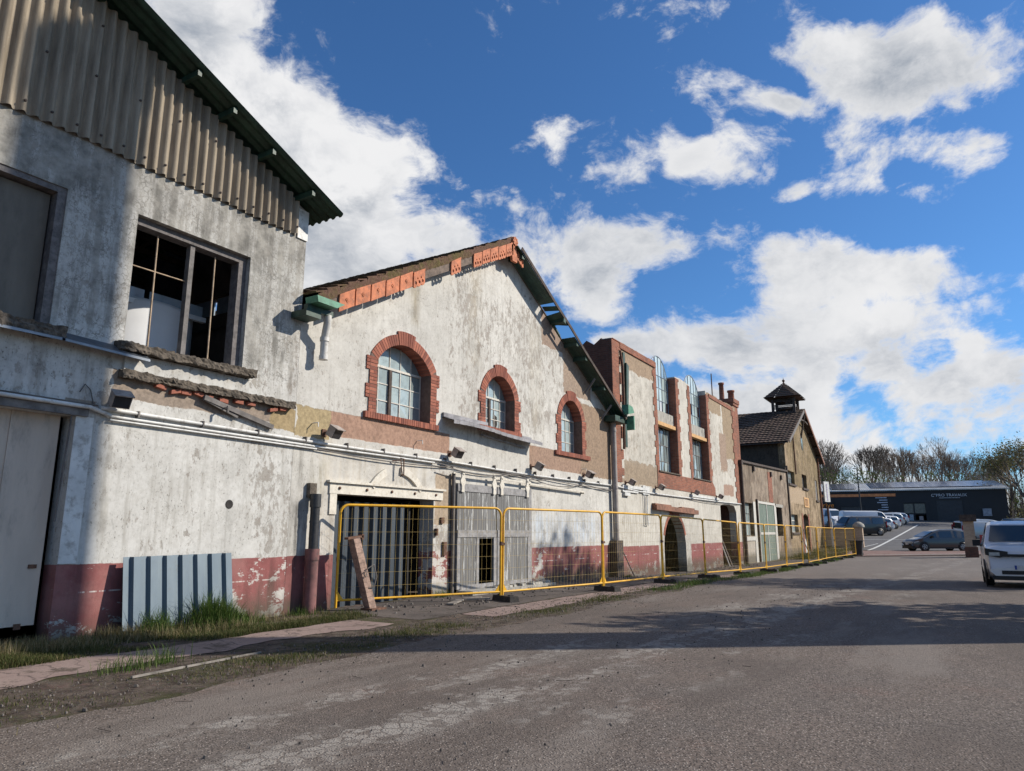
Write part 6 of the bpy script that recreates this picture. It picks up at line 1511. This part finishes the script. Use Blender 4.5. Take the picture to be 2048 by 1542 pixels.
GM=grassmat('verge_grass',(.045,.062,.016),(.085,.095,.03),(.19,.15,.075));GD=grassmat('dry_grass',(.11,.12,.04),(.26,.21,.11),(.34,.28,.16));GL_=grassmat('lush_grass',(.035,.075,.012),(.085,.14,.03),(.15,.17,.06))
stuff('grass',field(30000,lambda r:(r.uniform(1.5,9.7),8.62+abs(r.gauss(0,.75))),.03,.10,.004,1,lambda x,y,q:(q*1.1 if y<10.06 else 0)*(1 if x<9.0 else .4)),GM,'short green verge grass along the factory wall foot','grass')
stuff('grass',field(9000,lambda r:(r.uniform(2.5,8.8),r.uniform(9.2,10.05)),.06,.2,.0035,2),GD,'dry straw coloured grass under the leaning metal sheet','grass')
m=field(1300,lambda r:(r.gauss(7.3,.26),r.gauss(9.62,.10)),.2,.5,.006,3,lambda x,y,q:1)
stuff('tall_grass',m,GL_,'tall lush grass clump in front of the leaning metal sheet','grass')
m=field(260,lambda r:(r.gauss(6.25,.12),r.gauss(9.65,.08)),.15,.4,.005,4,lambda x,y,q:1)
for (x,y,n_) in ((9.1,9.85,200),(5.2,9.8,200),(13.2,9.9,160),(4.55,7.5,140),(5.0,7.55,140),(23.4,9.7,260),(38.3,9.3,60)):
    q=field(n_,lambda r:(r.gauss(x,.14),r.gauss(y,.07)),.06,.2,.004,int(x*7),lambda x,y,q:1);m.add(q.v,q.f)
stuff('grass',m,GL_,'scattered green tufts at the foot of the walls','grass')
stuff('grass',field(9000,lambda r:(r.uniform(9,40),6.45+.35*sst((r.random()))+r.gauss(0,.16)),.025,.07,.005,5),GM,'thin green strip of grass along the fence feet','grass')
stuff('grass',field(5000,lambda r:(r.uniform(17,56),6.35+r.gauss(0,.2)+.15),.05,.14,.007,6),GL_,'brighter grass under the far fence panels','grass')
stuff('grass',field(3500,lambda r:(r.uniform(48,66),r.uniform(7,9.8)),.1,.35,.012,7),GM,'rough grass in front of the hall','grass')
stuff('grass',field(5000,lambda r:(r.uniform(2.2,9.5),6.75+r.gauss(0,.28)),.02,.06,.004,8),GM,'sparse moss and grass between paving and road','grass')
m=MB();r=random.Random(31)
for i in range(260):
    x=r.uniform(2.5,16);y=r.gauss(6.7,.5) if r.random()<.86 else r.uniform(2,9);a=r.uniform(0,PI);l=r.uniform(.03,.16)
    m.bar((x,y,gz(x,y)+.014),(x+math.cos(a)*l,y+math.sin(a)*l,gz(x,y)+.018),.0035,.0035)
stuff('twig_litter',m,M['wooddark'],'dead twigs scattered on the verge and road','twigs')
m=MB();m.bar((4.35,7.03,gz(4,7)+.018),(4.98,7.12,gz(5,7)+.012),.025,.02);m.bar((5.0,7.11,.014),(5.55,7.13,.018),.022,.02);m.bar((5.6,7.16,.016),(6.05,7.22,.008),.02,.02);solo('kerb_edging',m,M['plank'],'thin pale edging strip lying in the dirt beside the pavement','edging')
#--PART6--
# ================================================================== SKY, SUN, CAMERA
SUNV=Vector((.75,-1,.78)).normalized()
W=bpy.data.worlds.new('World');S.world=W;W.use_nodes=True;t=W.node_tree
for n in list(t.nodes): t.nodes.remove(n)
k=NT(t);out=k.n('ShaderNodeOutputWorld')
sky=k.n('ShaderNodeTexSky',sky_type='NISHITA');sky.sun_disc=False;sky.sun_elevation=math.asin(SUNV.z);sky.sun_rotation=math.atan2(SUNV.x,SUNV.y)
sky.air_density=1.0;sky.dust_density=.35;sky.ozone_density=2.2;sky.altitude=200
SKYS=.10
d=k.vm('NORMALIZE',k.n('ShaderNodeTexCoord').outputs['Generated'])
PIT=math.atan(295/1420)
fw=HD*math.cos(PIT)+Vector((0,0,1))*math.sin(PIT);uu=-HD*math.sin(PIT)+Vector((0,0,1))*math.cos(PIT)
den=k.m('MAXIMUM',k.vm('DOT_PRODUCT',d,tuple(fw)),.12)
a=k.m('DIVIDE',k.vm('DOT_PRODUCT',d,tuple(RT)),den);b=k.m('DIVIDE',k.vm('DOT_PRODUCT',d,tuple(uu)),den)
q=k.comb(a,b,0)
front=k.rng(k.vm('DOT_PRODUCT',d,tuple(fw)),.15,.4)
# cloud banks: centre, radii (tangent units x 1000 about the sky's main direction), tilt, weight
def P(u,v): return ((u-1024)/1420,(771-v)/1420)
CL=[(330,60,150,150,0,1.0),(470,230,330,140,-38,1.15),(620,330,330,150,-36,1.2),(560,470,420,170,-15,1.2),(850,470,330,105,-14,1.0),(1010,405,110,42,-15,.75),(880,330,120,60,-45,.55),(760,230,70,45,-50,.45),
 (1195,540,115,115,0,1.0),(1300,500,180,75,15,.95),(1450,465,85,60,15,.9),(1330,600,45,25,20,.5),
 (1850,130,270,120,-8,1.25),(2010,120,130,120,0,1.0),(1570,205,95,30,-18,.7),(1390,315,75,32,38,.7),(1470,360,140,22,20,.45),(1590,380,62,30,25,.7),(1800,300,190,55,8,.8),(1960,290,170,80,5,.9),(1800,375,130,34,-8,.75),
 (1700,545,300,80,-2,1.15),(1560,590,230,60,8,.8),(1440,690,200,85,-10,1.2),(1700,690,330,140,-8,1.2),(1850,770,330,130,0,1.1),(1560,830,460,110,0,1.15),(1990,650,70,22,15,.5),(1900,545,70,15,10,.4),(1300,700,140,60,0,.9),(1950,880,300,80,0,.9),(1500,985,1300,120,0,1.0),(1800,900,500,90,0,1.0),(1750,640,420,200,0,.3),
 (760,40,330,70,-10,.16),(1250,60,320,90,8,.12),(400,120,140,260,0,.8),(1480,340,190,90,10,.32),(1680,330,260,120,5,.30),(1950,620,160,60,10,.5)]
dens=None
for (u,v,ru,rv_,ang,wt) in CL:
    c=P(u,v);mp=k.n('ShaderNodeMapping',vector_type='TEXTURE');mp.inputs['Location'].default_value=(c[0],c[1],0);mp.inputs['Rotation'].default_value=(0,0,math.radians(ang));mp.inputs['Scale'].default_value=(ru/1420,rv_/1420,1)
    k.put(mp.inputs['Vector'],q);l=k.vm('LENGTH',mp.outputs[0]);f=k.m('MULTIPLY',k.rng(l,.05,1.65,1.08,0),wt)
    dens=f if dens is None else k.m('SMOOTH_MAX',dens,f,.25)
sp=k.vm('ADD',k.mul(d,(1.05,1.05,1.35)),(11.2,.6,3.3))
warp=k.vm('SCALE',k.vm('SUBTRACT',k.noise(sp,3.5,4,.55,0,True),(.5,.5,.5)),.13);spw=k.vm('ADD',sp,warp)
def fb(v): return k.m('ADD',k.m('MULTIPLY',k.noise(v,3.4,12,.6),.62),k.m('MULTIPLY',k.noise(v,9.5,10,.62),.38))
n1=fb(spw);n2=fb(k.vm('ADD',spw,tuple(Vector((SUNV.x*.05,SUNV.y*.05,.085)))));nlow=k.noise(sp,2.4,6,.55);wisp=k.noise(k.mul(spw,(1,1,1.7)),11,10,.7)
rest=k.m('MULTIPLY',k.m('SUBTRACT',1,front),.42)
dd=k.m('ADD',k.m('ADD',k.m('MULTIPLY',k.m('ADD',dens,.08),front),rest),k.m('MULTIPLY',k.m('SUBTRACT',n1,.5),5.2))
dd=k.m('ADD',dd,k.m('MULTIPLY',k.m('SUBTRACT',wisp,.5),1.15))
cov=k.rng(dd,.45,1.0,0,1)
thick=k.rng(dd,.6,1.7,0,1,False)
lit=k.rng(k.m('SUBTRACT',n1,n2),-.11,.10,0,1)            # facing the sun or turned away
low=k.rng(nlow,.35,.68)
shade=k.m('MULTIPLY',thick,k.m('ADD',k.m('MULTIPLY',k.m('SUBTRACT',1,lit),1.25),k.m('MULTIPLY',low,.45)),clamp=True)
hor=k.rng(k.sep(d)[2],.02,.30,1,0)
shade=k.m('ADD',k.m('MULTIPLY',shade,.8),k.m('MULTIPLY',k.m('MULTIPLY',hor,thick),.06),clamp=True)
cc=k.mix(shade,(.96,.96,.97),(.27,.325,.41))
bg1=k.n('ShaderNodeBackground');k.put(bg1.inputs[0],k.mix(1.0,sky.outputs[0],(.50,.86,1.22),'MULTIPLY'));bg1.inputs[1].default_value=SKYS
bg2=k.n('ShaderNodeBackground');k.put(bg2.inputs[0],cc);CLS=.82;bg2.inputs[1].default_value=CLS
mx=k.n('ShaderNodeMixShader');k.put(mx.inputs[0],cov);t.links.new(bg1.outputs[0],mx.inputs[1]);t.links.new(bg2.outputs[0],mx.inputs[2]);t.links.new(mx.outputs[0],out.inputs[0])
W.cycles.sampling_method='MANUAL';W.cycles.sample_map_resolution=512
L=bpy.data.lights.new('sun','SUN');L.energy=5.0;L.angle=math.radians(.53);L.color=(1,.93,.82)
so=bpy.data.objects.new('sun',L);COL.objects.link(so);so.rotation_euler=SUNV.to_track_quat('Z','Y').to_euler();so.location=(10,-20,30)
cam=bpy.data.cameras.new('camera');cam.sensor_width=36;cam.lens=1420/2048*36;cam.clip_end=3000;cam.clip_start=.05
co=bpy.data.objects.new('camera',cam);COL.objects.link(co);co.location=(0,0,EYE);co.rotation_euler=(PI/2+PIT,0,HX-PI/2);S.camera=co
S.view_settings.view_transform='Standard';S.view_settings.look='None';S.view_settings.exposure=0.15;S.view_settings.gamma=1
S.cycles.max_bounces=6;S.cycles.diffuse_bounces=3;S.cycles.glossy_bounces=3;S.cycles.transparent_max_bounces=10
S.cycles.use_denoising=True
